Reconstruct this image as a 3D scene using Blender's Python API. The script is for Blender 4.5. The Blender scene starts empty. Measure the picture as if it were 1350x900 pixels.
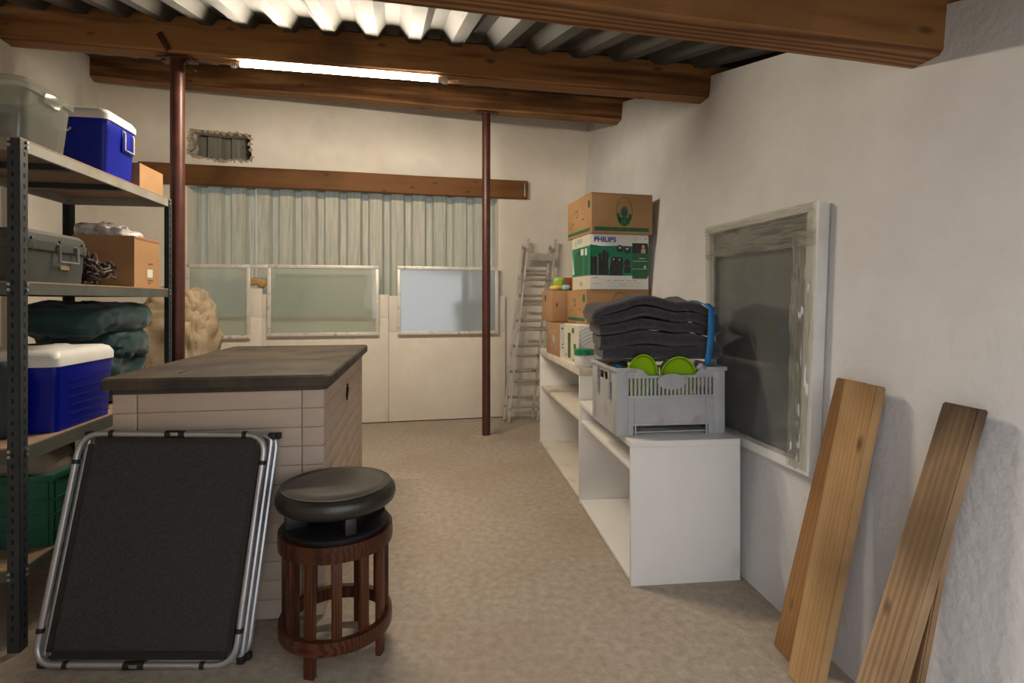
import bpy, bmesh, math, random
from mathutils import Vector, Matrix, noise
random.seed(7)
R = math.radians
D = bpy.data
SC = bpy.context.scene
COL = SC.collection

# ------------------------------------------------------------------ camera, light, exposure
F, H, CX, HY = 720.0, 1.3, 675.0, 397.0        # focal length in px, eye height, principal column, horizon row
cam_d = D.cameras.new('camera'); cam = D.objects.new('camera', cam_d); COL.objects.link(cam)
cam.location = (0, 0, H); cam.rotation_euler = (R(90), 0, 0)
cam_d.sensor_width = 36; cam_d.lens = F / 1350 * 36; cam_d.shift_y = -(450 - HY) / 1350
cam_d.clip_start = 0.02; cam_d.clip_end = 200
SC.camera = cam

W = D.worlds.new('sky'); SC.world = W; W.use_nodes = True
wn = W.node_tree.nodes; wl = W.node_tree.links
bg = wn['Background']
SKY = (0.97, 0.98, 1.0); SKY_STRENGTH = 2.25
bg.inputs[0].default_value = (*SKY, 1); bg.inputs[1].default_value = SKY_STRENGTH
TUBE_STRENGTH = 540.0
vs = SC.view_settings
vs.view_transform = 'Standard'; vs.look = 'None'; vs.gamma = 1; vs.use_curve_mapping = False
vs.exposure = -0.12

# ------------------------------------------------------------------ helpers: geometry from the photograph
def P(x, y, Y): return Vector(((x - CX) * Y / F, Y, H - (y - HY) * Y / F))
def onz(x, y, z=0.0):
    Y = (H - z) * F / (y - HY); return P(x, y, Y)
def wall_r(Y, z): return 1.39 - .117 * Y + .08 * z          # right wall leans out a little
def on_right(x, y, off=0.0):
    r = (x - CX) / F; q = (HY - y) / F
    Y = (1.39 + .08 * H - off) / (r + .117 - .08 * q)
    return Vector((r * Y, Y, H + q * Y))
BA = R(12); BO = Vector((-.63, 6.04, 0)); BU = Vector((math.cos(BA), math.sin(BA), 0)); BN = Vector((math.sin(BA), -math.cos(BA), 0))
def on_back(x, y):                                           # -> (s, z) along the back wall
    r = (x - CX) / F; t = math.tan(BA)
    Y = (6.04 + .63 * t) / (1 - t * r); X = r * Y
    return ((X + .63) / math.cos(BA), H + (HY - y) / F * Y)
def roof(X, Y): return 3.33 + .265 * (Y - 5.2) - .085 * (X + .25)

# ------------------------------------------------------------------ materials
MATS = {}
def mat(name, c1, c2=None, rough=.6, metal=0.0, scale=6.0, bump=0.0, bscale=None, stretch=(1, 1, 1), detail=6, lo=.35, hi=.65,
        spec=.5, trans=0.0, third=None, tscale=2.0, tlo=.5, thi=.7, coat=0.0, dist=.01, sheen=0.0):
    m = D.materials.new(name); m.use_nodes = True; MATS[name] = m
    n = m.node_tree.nodes; l = m.node_tree.links; b = n['Principled BSDF']
    b.inputs['Roughness'].default_value = rough; b.inputs['Metallic'].default_value = metal
    b.inputs['Specular IOR Level'].default_value = spec; b.inputs['Coat Weight'].default_value = coat
    b.inputs['Sheen Weight'].default_value = sheen
    b.inputs['Transmission Weight'].default_value = trans
    b.inputs['Base Color'].default_value = (*c1, 1)
    tc = n.new('ShaderNodeTexCoord'); mp = n.new('ShaderNodeMapping'); mp.inputs['Scale'].default_value = stretch
    l.new(tc.outputs['Object'], mp.inputs['Vector'])
    if c2 is not None:
        nz = n.new('ShaderNodeTexNoise'); nz.inputs['Scale'].default_value = scale; nz.inputs['Detail'].default_value = detail
        nz.inputs['Roughness'].default_value = .62
        l.new(mp.outputs[0], nz.inputs['Vector'])
        rp = n.new('ShaderNodeValToRGB'); rp.color_ramp.elements[0].position = lo; rp.color_ramp.elements[1].position = hi
        rp.color_ramp.elements[0].color = (*c1, 1); rp.color_ramp.elements[1].color = (*c2, 1)
        l.new(nz.outputs['Fac'], rp.inputs['Fac'])
        out = rp.outputs['Color']
        if third is not None:
            n2 = n.new('ShaderNodeTexNoise'); n2.inputs['Scale'].default_value = tscale; n2.inputs['Detail'].default_value = 5
            l.new(tc.outputs['Object'], n2.inputs['Vector'])
            r2 = n.new('ShaderNodeMapRange'); r2.inputs['From Min'].default_value = tlo; r2.inputs['From Max'].default_value = thi
            l.new(n2.outputs['Fac'], r2.inputs['Value'])
            mx = n.new('ShaderNodeMix'); mx.data_type = 'RGBA'; mx.inputs['B'].default_value = (*third, 1)
            l.new(r2.outputs['Result'], mx.inputs['Factor']); l.new(out, mx.inputs['A']); out = mx.outputs['Result']
        l.new(out, b.inputs['Base Color'])
    if bump:
        nb = n.new('ShaderNodeTexNoise'); nb.inputs['Scale'].default_value = bscale or scale * 4; nb.inputs['Detail'].default_value = 5
        l.new(mp.outputs[0], nb.inputs['Vector'])
        bp = n.new('ShaderNodeBump'); bp.inputs['Strength'].default_value = bump; bp.inputs['Distance'].default_value = dist
        l.new(nb.outputs['Fac'], bp.inputs['Height']); l.new(bp.outputs[0], b.inputs['Normal'])
    return m
def wood(name, light, dark, knot=(.06, .03, .015), gscale=2.2, along=.10, rough=.65, bump=.25, bands=.55, stain=None):
    m = D.materials.new(name); m.use_nodes = True; MATS[name] = m
    n = m.node_tree.nodes; l = m.node_tree.links; b = n['Principled BSDF']; b.inputs['Roughness'].default_value = rough
    b.inputs['Specular IOR Level'].default_value = .3
    tc = n.new('ShaderNodeTexCoord'); mp = n.new('ShaderNodeMapping'); mp.inputs['Scale'].default_value = (along, 1, 1)
    oi = n.new('ShaderNodeObjectInfo'); ad = n.new('ShaderNodeVectorMath'); ad.operation = 'MULTIPLY_ADD'
    cb = n.new('ShaderNodeCombineXYZ')
    for k in range(3): l.new(oi.outputs['Random'], cb.inputs[k])
    l.new(cb.outputs[0], ad.inputs[0]); ad.inputs[1].default_value = (7, 3, 5); l.new(tc.outputs['Object'], ad.inputs[2])
    l.new(ad.outputs[0], mp.inputs['Vector'])
    n1 = n.new('ShaderNodeTexNoise'); n1.inputs['Scale'].default_value = gscale * 4; n1.inputs['Detail'].default_value = 3
    l.new(mp.outputs[0], n1.inputs['Vector'])
    wv = n.new('ShaderNodeTexWave'); wv.wave_type = 'BANDS'; wv.bands_direction = 'Y'; wv.inputs['Scale'].default_value = gscale * 7
    wv.inputs['Distortion'].default_value = 5.5; wv.inputs['Detail'].default_value = 3; wv.inputs['Detail Scale'].default_value = 1.2
    l.new(mp.outputs[0], wv.inputs['Vector'])
    av = n.new('ShaderNodeMix'); av.data_type = 'FLOAT'; av.inputs['Factor'].default_value = bands
    l.new(n1.outputs['Fac'], av.inputs['A']); l.new(wv.outputs['Fac'], av.inputs['B'])
    rp = n.new('ShaderNodeValToRGB'); rp.color_ramp.elements[0].position = .2; rp.color_ramp.elements[1].position = .75
    rp.color_ramp.elements[0].color = (*dark, 1); rp.color_ramp.elements[1].color = (*light, 1)
    l.new(av.outputs['Result'], rp.inputs['Fac'])
    mp2 = n.new('ShaderNodeMapping'); mp2.inputs['Scale'].default_value = (.45, 1, 1); l.new(ad.outputs[0], mp2.inputs['Vector'])
    vo = n.new('ShaderNodeTexVoronoi'); vo.inputs['Scale'].default_value = 9; l.new(mp2.outputs[0], vo.inputs['Vector'])
    mr = n.new('ShaderNodeMapRange'); mr.inputs['From Min'].default_value = .05; mr.inputs['From Max'].default_value = .16
    mr.inputs['To Min'].default_value = .8; mr.inputs['To Max'].default_value = 0
    l.new(vo.outputs['Distance'], mr.inputs['Value'])
    mx = n.new('ShaderNodeMix'); mx.data_type = 'RGBA'; mx.inputs['B'].default_value = (*knot, 1)
    l.new(mr.outputs['Result'], mx.inputs['Factor']); l.new(rp.outputs['Color'], mx.inputs['A'])
    n3 = n.new('ShaderNodeTexNoise'); n3.inputs['Scale'].default_value = 1.6; n3.inputs['Detail'].default_value = 5; l.new(ad.outputs[0], n3.inputs['Vector'])
    m3 = n.new('ShaderNodeMapRange'); m3.inputs['From Min'].default_value = .48; m3.inputs['From Max'].default_value = .72; m3.inputs['To Max'].default_value = .75
    l.new(n3.outputs['Fac'], m3.inputs['Value'])
    x3 = n.new('ShaderNodeMix'); x3.data_type = 'RGBA'; x3.inputs['B'].default_value = (dark[0] * .45, dark[1] * .45, dark[2] * .45, 1)
    l.new(m3.outputs['Result'], x3.inputs['Factor']); l.new(mx.outputs['Result'], x3.inputs['A'])
    fin = x3.outputs['Result']
    if stain:
        sx_ = n.new('ShaderNodeSeparateXYZ'); l.new(tc.outputs['Object'], sx_.inputs[0])
        nn = n.new('ShaderNodeMath'); nn.operation = 'MULTIPLY_ADD'; nn.inputs[1].default_value = .5; l.new(n1.outputs['Fac'], nn.inputs[0]); l.new(sx_.outputs['X'], nn.inputs[2])
        ms = n.new('ShaderNodeMapRange'); ms.inputs['From Min'].default_value = stain[0]; ms.inputs['From Max'].default_value = stain[1]; ms.inputs['To Max'].default_value = .85; l.new(nn.outputs[0], ms.inputs['Value'])
        xs_ = n.new('ShaderNodeMix'); xs_.data_type = 'RGBA'; xs_.inputs['B'].default_value = (.045, .026, .015, 1); l.new(ms.outputs['Result'], xs_.inputs['Factor']); l.new(fin, xs_.inputs['A']); fin = xs_.outputs['Result']
    l.new(fin, b.inputs['Base Color'])
    bp = n.new('ShaderNodeBump'); bp.inputs['Strength'].default_value = bump; bp.inputs['Distance'].default_value = .006
    l.new(av.outputs['Result'], bp.inputs['Height']); l.new(bp.outputs[0], b.inputs['Normal'])
    return m
def glass(name, tint, mixfac, rough=.05, haze=0.0, hazecol=(.8, .85, .9)):
    m = D.materials.new(name); m.use_nodes = True; MATS[name] = m
    n = m.node_tree.nodes; l = m.node_tree.links; n.remove(n['Principled BSDF']); o = n['Material Output']
    t = n.new('ShaderNodeBsdfTransparent'); t.inputs[0].default_value = (*tint, 1)
    g = n.new('ShaderNodeBsdfGlossy'); g.inputs['Roughness'].default_value = rough
    a = n.new('ShaderNodeMixShader'); a.inputs[0].default_value = mixfac
    l.new(t.outputs[0], a.inputs[1]); l.new(g.outputs[0], a.inputs[2]); out = a
    if haze:
        d = n.new('ShaderNodeBsdfTranslucent'); d.inputs[0].default_value = (*hazecol, 1)
        d2 = n.new('ShaderNodeBsdfDiffuse'); d2.inputs[0].default_value = (*hazecol, 1)
        am = n.new('ShaderNodeMixShader'); am.inputs[0].default_value = .6
        l.new(d.outputs[0], am.inputs[1]); l.new(d2.outputs[0], am.inputs[2])
        c = n.new('ShaderNodeMixShader'); c.inputs[0].default_value = haze
        l.new(a.outputs[0], c.inputs[1]); l.new(am.outputs[0], c.inputs[2]); out = c
    l.new(out.outputs[0], o.inputs['Surface']); return m
def translucent(name, c1, c2, amount=.45, scale=5, stretch=(1, 1, 1)):
    m = mat(name, c1, c2, rough=.5, scale=scale, stretch=stretch)
    n = m.node_tree.nodes; l = m.node_tree.links; b = n['Principled BSDF']; o = n['Material Output']
    t = n.new('ShaderNodeBsdfTranslucent'); t.inputs[0].default_value = (.70, .86, .86, 1)
    x = n.new('ShaderNodeMixShader'); x.inputs[0].default_value = amount
    l.new(b.outputs[0], x.inputs[1]); l.new(t.outputs[0], x.inputs[2]); l.new(x.outputs[0], o.inputs['Surface']); return m
def emit(name, col, s):
    m = D.materials.new(name); m.use_nodes = True; MATS[name] = m
    n = m.node_tree.nodes; l = m.node_tree.links; n.remove(n['Principled BSDF'])
    e = n.new('ShaderNodeEmission'); e.inputs[0].default_value = (*col, 1); e.inputs[1].default_value = s
    l.new(e.outputs[0], n['Material Output'].inputs['Surface']); return m

mat('concrete', (.31, .255, .20), (.48, .42, .355), rough=.92, scale=26, lo=.25, hi=.7, bump=.6, bscale=70, dist=.006, third=(.29, .20, .125), tscale=.9, tlo=.45, thi=.9, detail=10)
mat('yard', (.40, .38, .35), (.52, .5, .47), rough=.95, scale=2)
mat('plaster', (.62, .615, .625), (.70, .695, .705), rough=.95, scale=2.5, bump=.45, bscale=34, detail=8, dist=.012)
mat('plaster_back', (.74, .69, .62), (.82, .77, .70), rough=.95, scale=2.0, bump=.3, bscale=22, third=(.60, .57, .53), tscale=1.8, tlo=.58, thi=.9)
mat('plaster_left', (.74, .70, .64), (.82, .78, .72), rough=.95, scale=2.0, bump=.4, bscale=26, third=(.52, .48, .43), tscale=1.5, tlo=.58, thi=.85)
mat('roof_sheet', (.034, .032, .027), (.062, .059, .050), rough=.75, scale=3, stretch=(3, .5, 1), third=(.02, .018, .016), tscale=2.2, tlo=.48, thi=.75)
wood('beam_wood', (.32, .155, .055), (.11, .045, .015), gscale=1.6, along=.07)
wood('lintel_wood', (.185, .082, .024), (.125, .053, .015), gscale=1.2, along=.05, bump=.1)
wood('plank_pine', (.54, .34, .165), (.36, .205, .085), gscale=2.6, along=.06, bands=.22, bump=.12)
wood('plank_old', (.45, .30, .165), (.19, .10, .045), gscale=2.0, along=.05, bands=.3)
wood('plank_knotty', (.52, .36, .215), (.27, .165, .085), gscale=2.0, along=.05, bands=.3, stain=(1.10, 1.26))
wood('plank_pine_dark', (.40, .215, .085), (.25, .12, .042), gscale=2.2, along=.06, bands=.22, bump=.12)
wood('stool_wood', (.105, .034, .016), (.04, .012, .006), gscale=4, along=.12, rough=.35, bump=.08)
wood('batten_wood', (.45, .26, .11), (.3, .16, .06), gscale=3, along=.06)
mat('post_paint', (.055, .014, .010), (.085, .024, .016), rough=.42, scale=14, third=(.05, .02, .015), tscale=6, tlo=.55, thi=.75)
mat('tube_cap', (.6, .58, .55), rough=.4, metal=.4)
emit('tube_glow', (1.0, .86, .66), TUBE_STRENGTH)
mat('steel_shelf', (.028, .036, .042), (.042, .050, .055), rough=.5, scale=9, spec=.4)
mat('shelf_edge_lit', (.22, .215, .19), (.30, .29, .25), rough=.55, scale=6)  # top shelf edges: lamp light put into a paler steel colour
mat('slot_dark', (.006, .007, .008), rough=.9)
mat('bolt', (.5, .5, .5), rough=.35, metal=.8)
mat('chipboard', (.26, .17, .11), (.34, .24, .16), rough=.85, scale=30)
mat('cardboard', (.36, .20, .09), (.43, .25, .12), rough=.85, scale=5, bump=.05, bscale=30)
mat('cardboard_b', (.36, .20, .10), (.43, .25, .13), rough=.85, scale=5, bump=.05, bscale=30)
mat('print_green', (.018, .10, .045), (.035, .15, .07), rough=.7, scale=30)
mat('print_green_b', (.0, .17, .085), (.01, .24, .13), rough=.45, scale=6)
mat('print_dark', (.012, .014, .016), (.03, .033, .036), rough=.35, scale=20)
mat('print_brown', (.16, .08, .035), rough=.8)
mat('print_blue', (.015, .07, .36), rough=.45)
mat('print_grey', (.4, .42, .42), rough=.5)
mat('print_pale', (.62, .70, .66), rough=.5)
mat('print_skin', (.55, .33, .24), rough=.5)
mat('print_violet', (.22, .2, .42), rough=.5)
mat('white_card', (.78, .78, .76), (.84, .84, .82), rough=.5, scale=3)
mat('cream_card', (.60, .55, .42), (.68, .62, .48), rough=.6, scale=3)
mat('melamine', (.76, .75, .73), (.82, .81, .79), rough=.42, scale=2, third=(.62, .58, .52), tscale=3, tlo=.62, thi=.8)
mat('melamine_worn', (.68, .63, .55), (.76, .71, .63), rough=.55, scale=3, third=(.42, .36, .28), tscale=4, tlo=.56, thi=.75)
mat('mel_edge_dark', (.26, .21, .16), rough=.8)
mat('crate_grey', (.38, .39, .41), (.46, .47, .49), rough=.5, scale=6, third=(.33, .31, .28), tscale=8, tlo=.58, thi=.75)
mat('green_plastic', (.33, .58, .012), rough=.28, spec=.6)
mat('blue_strap', (.012, .16, .42), (.02, .2, .5), rough=.6, scale=60)
mat('blue_cloth', (.05, .2, .45), rough=.8)
mat('white_cloth', (.7, .68, .66), (.8, .78, .76), rough=.9, scale=8)
mat('brown_cloth', (.20, .13, .09), (.34, .25, .18), rough=.95, scale=12, bump=.3)
mat('wool', (.026, .025, .032), (.062, .058, .068), rough=1.0, scale=55, bump=.8, bscale=160, sheen=.25, lo=.3, hi=.7)
mat('cooler_blue', (.001, .010, .30), rough=.34, spec=.35)
mat('cooler_white', (.72, .71, .69), (.8, .79, .77), rough=.42, scale=4)
mat('tool_grey', (.040, .046, .044), (.058, .064, .06), rough=.5, scale=9)
mat('tool_handle', (.28, .28, .28), rough=.35, metal=.5)
mat('tape_tan', (.55, .42, .24), rough=.7)
glass('bin_plastic', (.72, .74, .72), .10, rough=.16, haze=.20, hazecol=(.60, .60, .53))
mat('bin_lid', (.14, .17, .19), (.18, .21, .23), rough=.3, scale=4)
mat('bin_cloth', (.035, .06, .085), (.07, .09, .11), rough=.95, scale=6)
mat('teal_fabric', (.003, .028, .033), (.007, .048, .052), rough=.65, scale=9, sheen=.2)
mat('crate_green', (.008, .095, .06), (.012, .12, .075), rough=.5, scale=8)
mat('sack', (.34, .28, .21), (.45, .38, .29), rough=.95, scale=8, bump=.3)
mat('tan_tarp', (.33, .25, .16), (.48, .38, .26), rough=.9, scale=5, bump=.3, bscale=14)
mat('poly_wrap', (.45, .43, .42), (.66, .63, .61), rough=.3, scale=12)
mat('wire_dark', (.022, .017, .016), (.06, .035, .025), rough=.6, scale=20)
mat('box_resin', (.50, .40, .325), (.56, .455, .375), rough=.65, scale=4, stretch=(1, 1, 4), bump=.06, bscale=60)
mat('box_lid', (.036, .030, .026), (.070, .056, .045), rough=.62, spec=.3, scale=5, third=(.10, .078, .056), tscale=2.5, tlo=.45, thi=.75)
mat('cot_fabric', (.022, .022, .024), (.055, .053, .056), rough=.95, scale=130, bump=.4, bscale=260, lo=.3, hi=.7)
mat('cot_tube', (.42, .43, .46), (.5, .51, .54), rough=.32, metal=.65, scale=5)
mat('black_rubber', (.01, .01, .011), rough=.55)
mat('leather', (.012, .0115, .0115), (.026, .023, .020), rough=.32, scale=7, bump=.12, bscale=90, spec=.6)
mat('stool_black', (.008, .008, .009), rough=.45)
mat('alu', (.40, .37, .33), (.55, .52, .47), rough=.42, metal=.35, scale=14, third=(.25, .22, .19), tscale=12, tlo=.58, thi=.72)
mat('alu_white', (.66, .62, .57), (.76, .72, .68), rough=.4, metal=.15, scale=10, third=(.36, .27, .18), tscale=14, tlo=.6, thi=.78)
mat('frame_white', (.66, .66, .64), (.76, .76, .74), rough=.35, metal=.15, scale=8)
mat('dark_glass', (.10, .105, .10), (.14, .145, .138), rough=.12, spec=.5, scale=2.5)
glass('wrap', (.90, .90, .87), .20, rough=.14, haze=.26, hazecol=(.62, .62, .56))
glass('pane_clear', (.93, .97, .95), .10, rough=.05, haze=.30, hazecol=(.76, .80, .73))
glass('pane_hazy', (.70, .78, .84), .26, rough=.10, haze=.42, hazecol=(.74, .80, .86))
translucent('cladding', (.30, .26, .165), (.47, .42, .29), .085, scale=6, stretch=(6, 6, .4))
translucent('film_green', (.50, .53, .45), (.60, .62, .53), .2, scale=4)
mat('cladding_shaded', (.16, .16, .13), (.24, .235, .195), rough=.5, scale=6, stretch=(6, 6, .4))  # opaque upper sheets; shade behind the hole put into their darker colour
mat('door_white', (.72, .66, .58), (.80, .745, .67), rough=.6, scale=2.2, third=(.56, .47, .36), tscale=2.4, tlo=.6, thi=.85)
mat('packet_green', (.25, .45, .03), (.45, .6, .1), rough=.35, scale=20)
mat('packet_yellow', (.65, .45, .05), (.7, .6, .2), rough=.35, scale=20)
mat('packet_blue', (.12, .35, .5), (.6, .7, .72), rough=.35, scale=20)
mat('packet_orange', (.35, .09, .03), rough=.5)

# ------------------------------------------------------------------ helpers: meshes and objects
def link(o, parent=None):
    COL.objects.link(o)
    if parent is not None: o.parent = parent
    return o
def tag(o, label=None, cat=None, group=None, kind=None):
    if label: o['label'] = label
    if cat: o['category'] = cat
    if group: o['group'] = group
    if kind: o['kind'] = kind
    return o
def empty(name, loc=(0, 0, 0), rz=0.0, label=None, cat=None, group=None, kind=None):
    o = D.objects.new(name, None); o.empty_display_size = .1; COL.objects.link(o)
    o.location = loc; o.rotation_euler = (0, 0, rz)
    return tag(o, label, cat, group, kind)
class B:
    def __init__(s): s.bm = bmesh.new()
    def box(s, c, size, rot=None, bev=0.0, seg=2):
        M = Matrix.Translation(Vector(c))
        if rot is not None: M = M @ (rot.to_4x4() if not isinstance(rot, tuple) else Matrix.Rotation(rot[2], 4, 'Z') @ Matrix.Rotation(rot[1], 4, 'Y') @ Matrix.Rotation(rot[0], 4, 'X'))
        M = M @ Matrix.Diagonal((*size, 1))
        r = bmesh.ops.create_cube(s.bm, size=1, matrix=M)
        if bev:
            es = list({e for v in r['verts'] for e in v.link_edges})
            bmesh.ops.bevel(s.bm, geom=es, offset=bev, segments=seg, affect='EDGES', profile=.5, clamp_overlap=True)
        return s
    def mm(s, a, b, bev=0.0):                                  # box by min / max corners
        a = Vector(a); b = Vector(b); return s.box((a + b) / 2, b - a, None, bev)
    def hexa(s, p):                                            # 8 points: bottom loop of 4, top loop of 4
        v = [s.bm.verts.new(q) for q in p]
        for f in ((3, 2, 1, 0), (4, 5, 6, 7), (0, 1, 5, 4), (1, 2, 6, 5), (2, 3, 7, 6), (3, 0, 4, 7)): s.bm.faces.new([v[i] for i in f])
        return s
    def tube(s, pts, r, seg=10, closed=False, cap=True):
        pts = [Vector(p) for p in pts]; n = len(pts); rings = []; prev = None
        for i, p in enumerate(pts):
            a = pts[i - 1] if (i > 0 or closed) else p; b = pts[(i + 1) % n] if (i < n - 1 or closed) else p
            t = (b - a).normalized()
            if prev is None:
                u = t.orthogonal().normalized()
            else:
                u = (prev - t * prev.dot(t)); u = u.normalized() if u.length > 1e-6 else t.orthogonal().normalized()
            prev = u; w = t.cross(u); rr = r[i] if isinstance(r, (list, tuple)) else r
            rings.append([s.bm.verts.new(p + (u * math.cos(2 * math.pi * k / seg) + w * math.sin(2 * math.pi * k / seg)) * rr) for k in range(seg)])
        for i in range(n if closed else n - 1):
            A = rings[i]; C = rings[(i + 1) % n]
            if closed and i == n - 1:                          # match twist
                best = min(range(seg), key=lambda q: (A[0].co - C[q].co).length); C = C[best:] + C[:best]
            for k in range(seg): s.bm.faces.new((A[k], A[(k + 1) % seg], C[(k + 1) % seg], C[k]))
        if cap and not closed: s.bm.faces.new(rings[0][::-1]); s.bm.faces.new(rings[-1])
        return s
    def lathe(s, prof, seg=32, c=(0, 0, 0)):                   # prof: list of (r, z); closed onto the axis where r == 0
        c = Vector(c); rings = []
        for r, z in prof:
            if r < 1e-6: rings.append([s.bm.verts.new(c + Vector((0, 0, z)))])
            else: rings.append([s.bm.verts.new(c + Vector((r * math.cos(2 * math.pi * k / seg), r * math.sin(2 * math.pi * k / seg), z))) for k in range(seg)])
        for A, C in zip(rings, rings[1:]):
            for k in range(seg):
                k2 = (k + 1) % seg
                if len(A) == 1 and len(C) == 1: continue
                if len(A) == 1: s.bm.faces.new((A[0], C[k2], C[k]))
                elif len(C) == 1: s.bm.faces.new((A[k], A[k2], C[0]))
                else: s.bm.faces.new((A[k], A[k2], C[k2], C[k]))
        return s
    def rbox(s, levels, r=.03, n=4, cap0=True, cap1=True):     # loft of rounded rectangles: (z, x0, x1, y0, y1[, r])
        rings = []
        for L in levels:
            z, x0, x1, y0, y1 = L[:5]; rr = L[5] if len(L) > 5 else r; ring = []
            for cx, cy, a0 in ((x1 - rr, y1 - rr, 0), (x0 + rr, y1 - rr, 90), (x0 + rr, y0 + rr, 180), (x1 - rr, y0 + rr, 270)):
                for k in range(n + 1):
                    a = R(a0 + 90 * k / n); ring.append(s.bm.verts.new((cx + rr * math.cos(a), cy + rr * math.sin(a), z)))
            rings.append(ring)
        m = len(rings[0])
        for A, C in zip(rings, rings[1:]):
            for k in range(m): s.bm.faces.new((A[k], A[(k + 1) % m], C[(k + 1) % m], C[k]))
        if cap0: s.bm.faces.new(rings[0][::-1])
        if cap1: s.bm.faces.new(rings[-1])
        return s
    def prism(s, poly, M, depth):                              # polygon in local xy extruded along local +z of M
        a = [s.bm.verts.new(M @ Vector((x, y, 0))) for x, y in poly]; b = [s.bm.verts.new(M @ Vector((x, y, depth))) for x, y in poly]
        s.bm.faces.new(a[::-1]); s.bm.faces.new(b); n = len(a)
        for i in range(n): s.bm.faces.new((a[i], a[(i + 1) % n], b[(i + 1) % n], b[i]))
        return s
    def grid(s, f, nu, nv, wrap_u=False):
        v = [[s.bm.verts.new(f(i / (nu if wrap_u else nu - 1), j / (nv - 1))) for j in range(nv)] for i in range(nu)]
        for i in range(nu if wrap_u else nu - 1):
            for j in range(nv - 1): s.bm.faces.new((v[i][j], v[(i + 1) % nu][j], v[(i + 1) % nu][j + 1], v[i][j + 1]))
        return s
    def done(s, name, m, parent=None, smooth=True, ang=35, loc=None, rot=None):
        bmesh.ops.recalc_face_normals(s.bm, faces=s.bm.faces)
        me = D.meshes.new(name); s.bm.to_mesh(me); s.bm.free()
        me.materials.append(MATS[m])
        if smooth:
            for p in me.polygons: p.use_smooth = True
            me.set_sharp_from_angle(angle=R(ang))
        o = D.objects.new(name, me); link(o, parent)
        if loc is not None: o.location = loc
        if rot is not None: o.rotation_euler = rot
        return o
def copy_mesh(o, parent, loc=None, rot=None):
    c = o.copy(); link(c, parent)
    c.parent = parent
    if loc is not None: c.location = loc
    if rot is not None: c.rotation_euler = rot
    return c
def mesh_frame(o, x, z, origin):                               # place a mesh so that its local X runs along x and its local Z near z
    x = Vector(x).normalized(); z = Vector(z); y = z.cross(x).normalized(); z = x.cross(y)
    M = Matrix((x, y, z)).transposed().to_4x4(); M.translation = Vector(origin); o.matrix_world = M; return o
def beam(name, p0, p1, wd, h0, h1, m, up=(0, 0, 1), bev=.008, parent=None, uneven=.0, align=('c', 'b')):
    """squared timber from p0 to p1, local X along it; p0 / p1 are the bottom line (b) or the centre (c)"""
    p0 = Vector(p0); p1 = Vector(p1); L = (p1 - p0).length; b = B(); n = 14 if uneven else 2; rings = []
    for i in range(n):
        t = i / (n - 1); h = h0 + (h1 - h0) * t
        dz = uneven * (noise.noise(Vector((t * 5, 1.3, p0.y))) ); dy = uneven * noise.noise(Vector((t * 4, 7.7, p0.z)))
        z0 = -h / 2 if align[1] == 'c' else 0.0
        c = [(-wd / 2, z0), (wd / 2, z0), (wd / 2, z0 + h), (-wd / 2, z0 + h)]
        pts = []
        for k in range(4):
            a = Vector(c[k]); q = Vector(c[(k + 1) % 4]); p = Vector(c[k - 1])
            pts += [a + (p - a).normalized() * bev, a + (q - a).normalized() * bev]
        rings.append([b.bm.verts.new((t * L, q.x + dy, q.y + dz)) for q in pts])
    for A, C in zip(rings, rings[1:]):
        for k in range(8): b.bm.faces.new((A[k], A[(k + 1) % 8], C[(k + 1) % 8], C[k]))
    b.bm.faces.new(rings[0][::-1]); b.bm.faces.new(rings[-1])
    o = b.done(name, m, parent, ang=30)
    return mesh_frame(o, p1 - p0, up, p0)
def lump(name, c, rad, m, parent=None, e=.6, amp=.02, sc=6.0, seed=0.0, nu=40, nv=22, crease=0.0, flat=None, rot=None):
    b = B(); c = Vector(c)
    def sp(v, p): return math.copysign(abs(v) ** p, v)
    def f(u, v):
        a = 2 * math.pi * u; q = math.pi * (v - .5) * .998
        d = Vector((sp(math.cos(q), e) * sp(math.cos(a), e), sp(math.cos(q), e) * sp(math.sin(a), e), sp(math.sin(q), e)))
        p = Vector((d.x * rad[0], d.y * rad[1], d.z * rad[2]))
        nn = noise.noise(p * sc + Vector((seed, seed * 2, 0))) * amp
        if crease: nn -= crease * (1 - min(1, abs(noise.noise(p * sc * 1.7 + Vector((seed + 9, 0, 0)))) * 5))
        p = p + d.normalized() * nn
        if flat is not None and p.z < flat: p.z = flat
        return p
    b.grid(f, nu, nv, True)
    bmesh.ops.remove_doubles(b.bm, verts=b.bm.verts, dist=.0008)
    o = b.done(name, m, parent, ang=60, loc=c)
    if rot: o.rotation_euler = rot
    return o
def decal(name, pts, m, parent, M=None):                      # flat print on a face, given in the parent's space
    b = B(); b.bm.faces.new([b.bm.verts.new(p) for p in pts]); o = b.done(name, m, parent, smooth=False); return o

# ================================================================== the setting
fl = B(); 
fl.mm((-9, -6, -.12), (7, 9, 0)); fo = fl.done('floor', 'concrete', smooth=False); tag(fo, 'beige grey concrete floor with dust and stains', 'floor', kind='structure')

# right wall
ys = [.35, 6.6]
b = B(); p = []
for z in (0, 1):
    q = []
    for Y in ys:
        zz = 0 if z == 0 else roof(wall_r(Y, 2.5), Y) - .035
        q.append(Vector((wall_r(Y, zz), Y, zz)))
    p += [q[0], q[1], q[1] + Vector((.2, 0, 0)), q[0] + Vector((.2, 0, 0))]
b.hexa(p); tag(b.done('wall_right', 'plaster', smooth=False), 'pale rough plastered wall on the right, leaning planks against it', 'wall', kind='structure')

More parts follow.
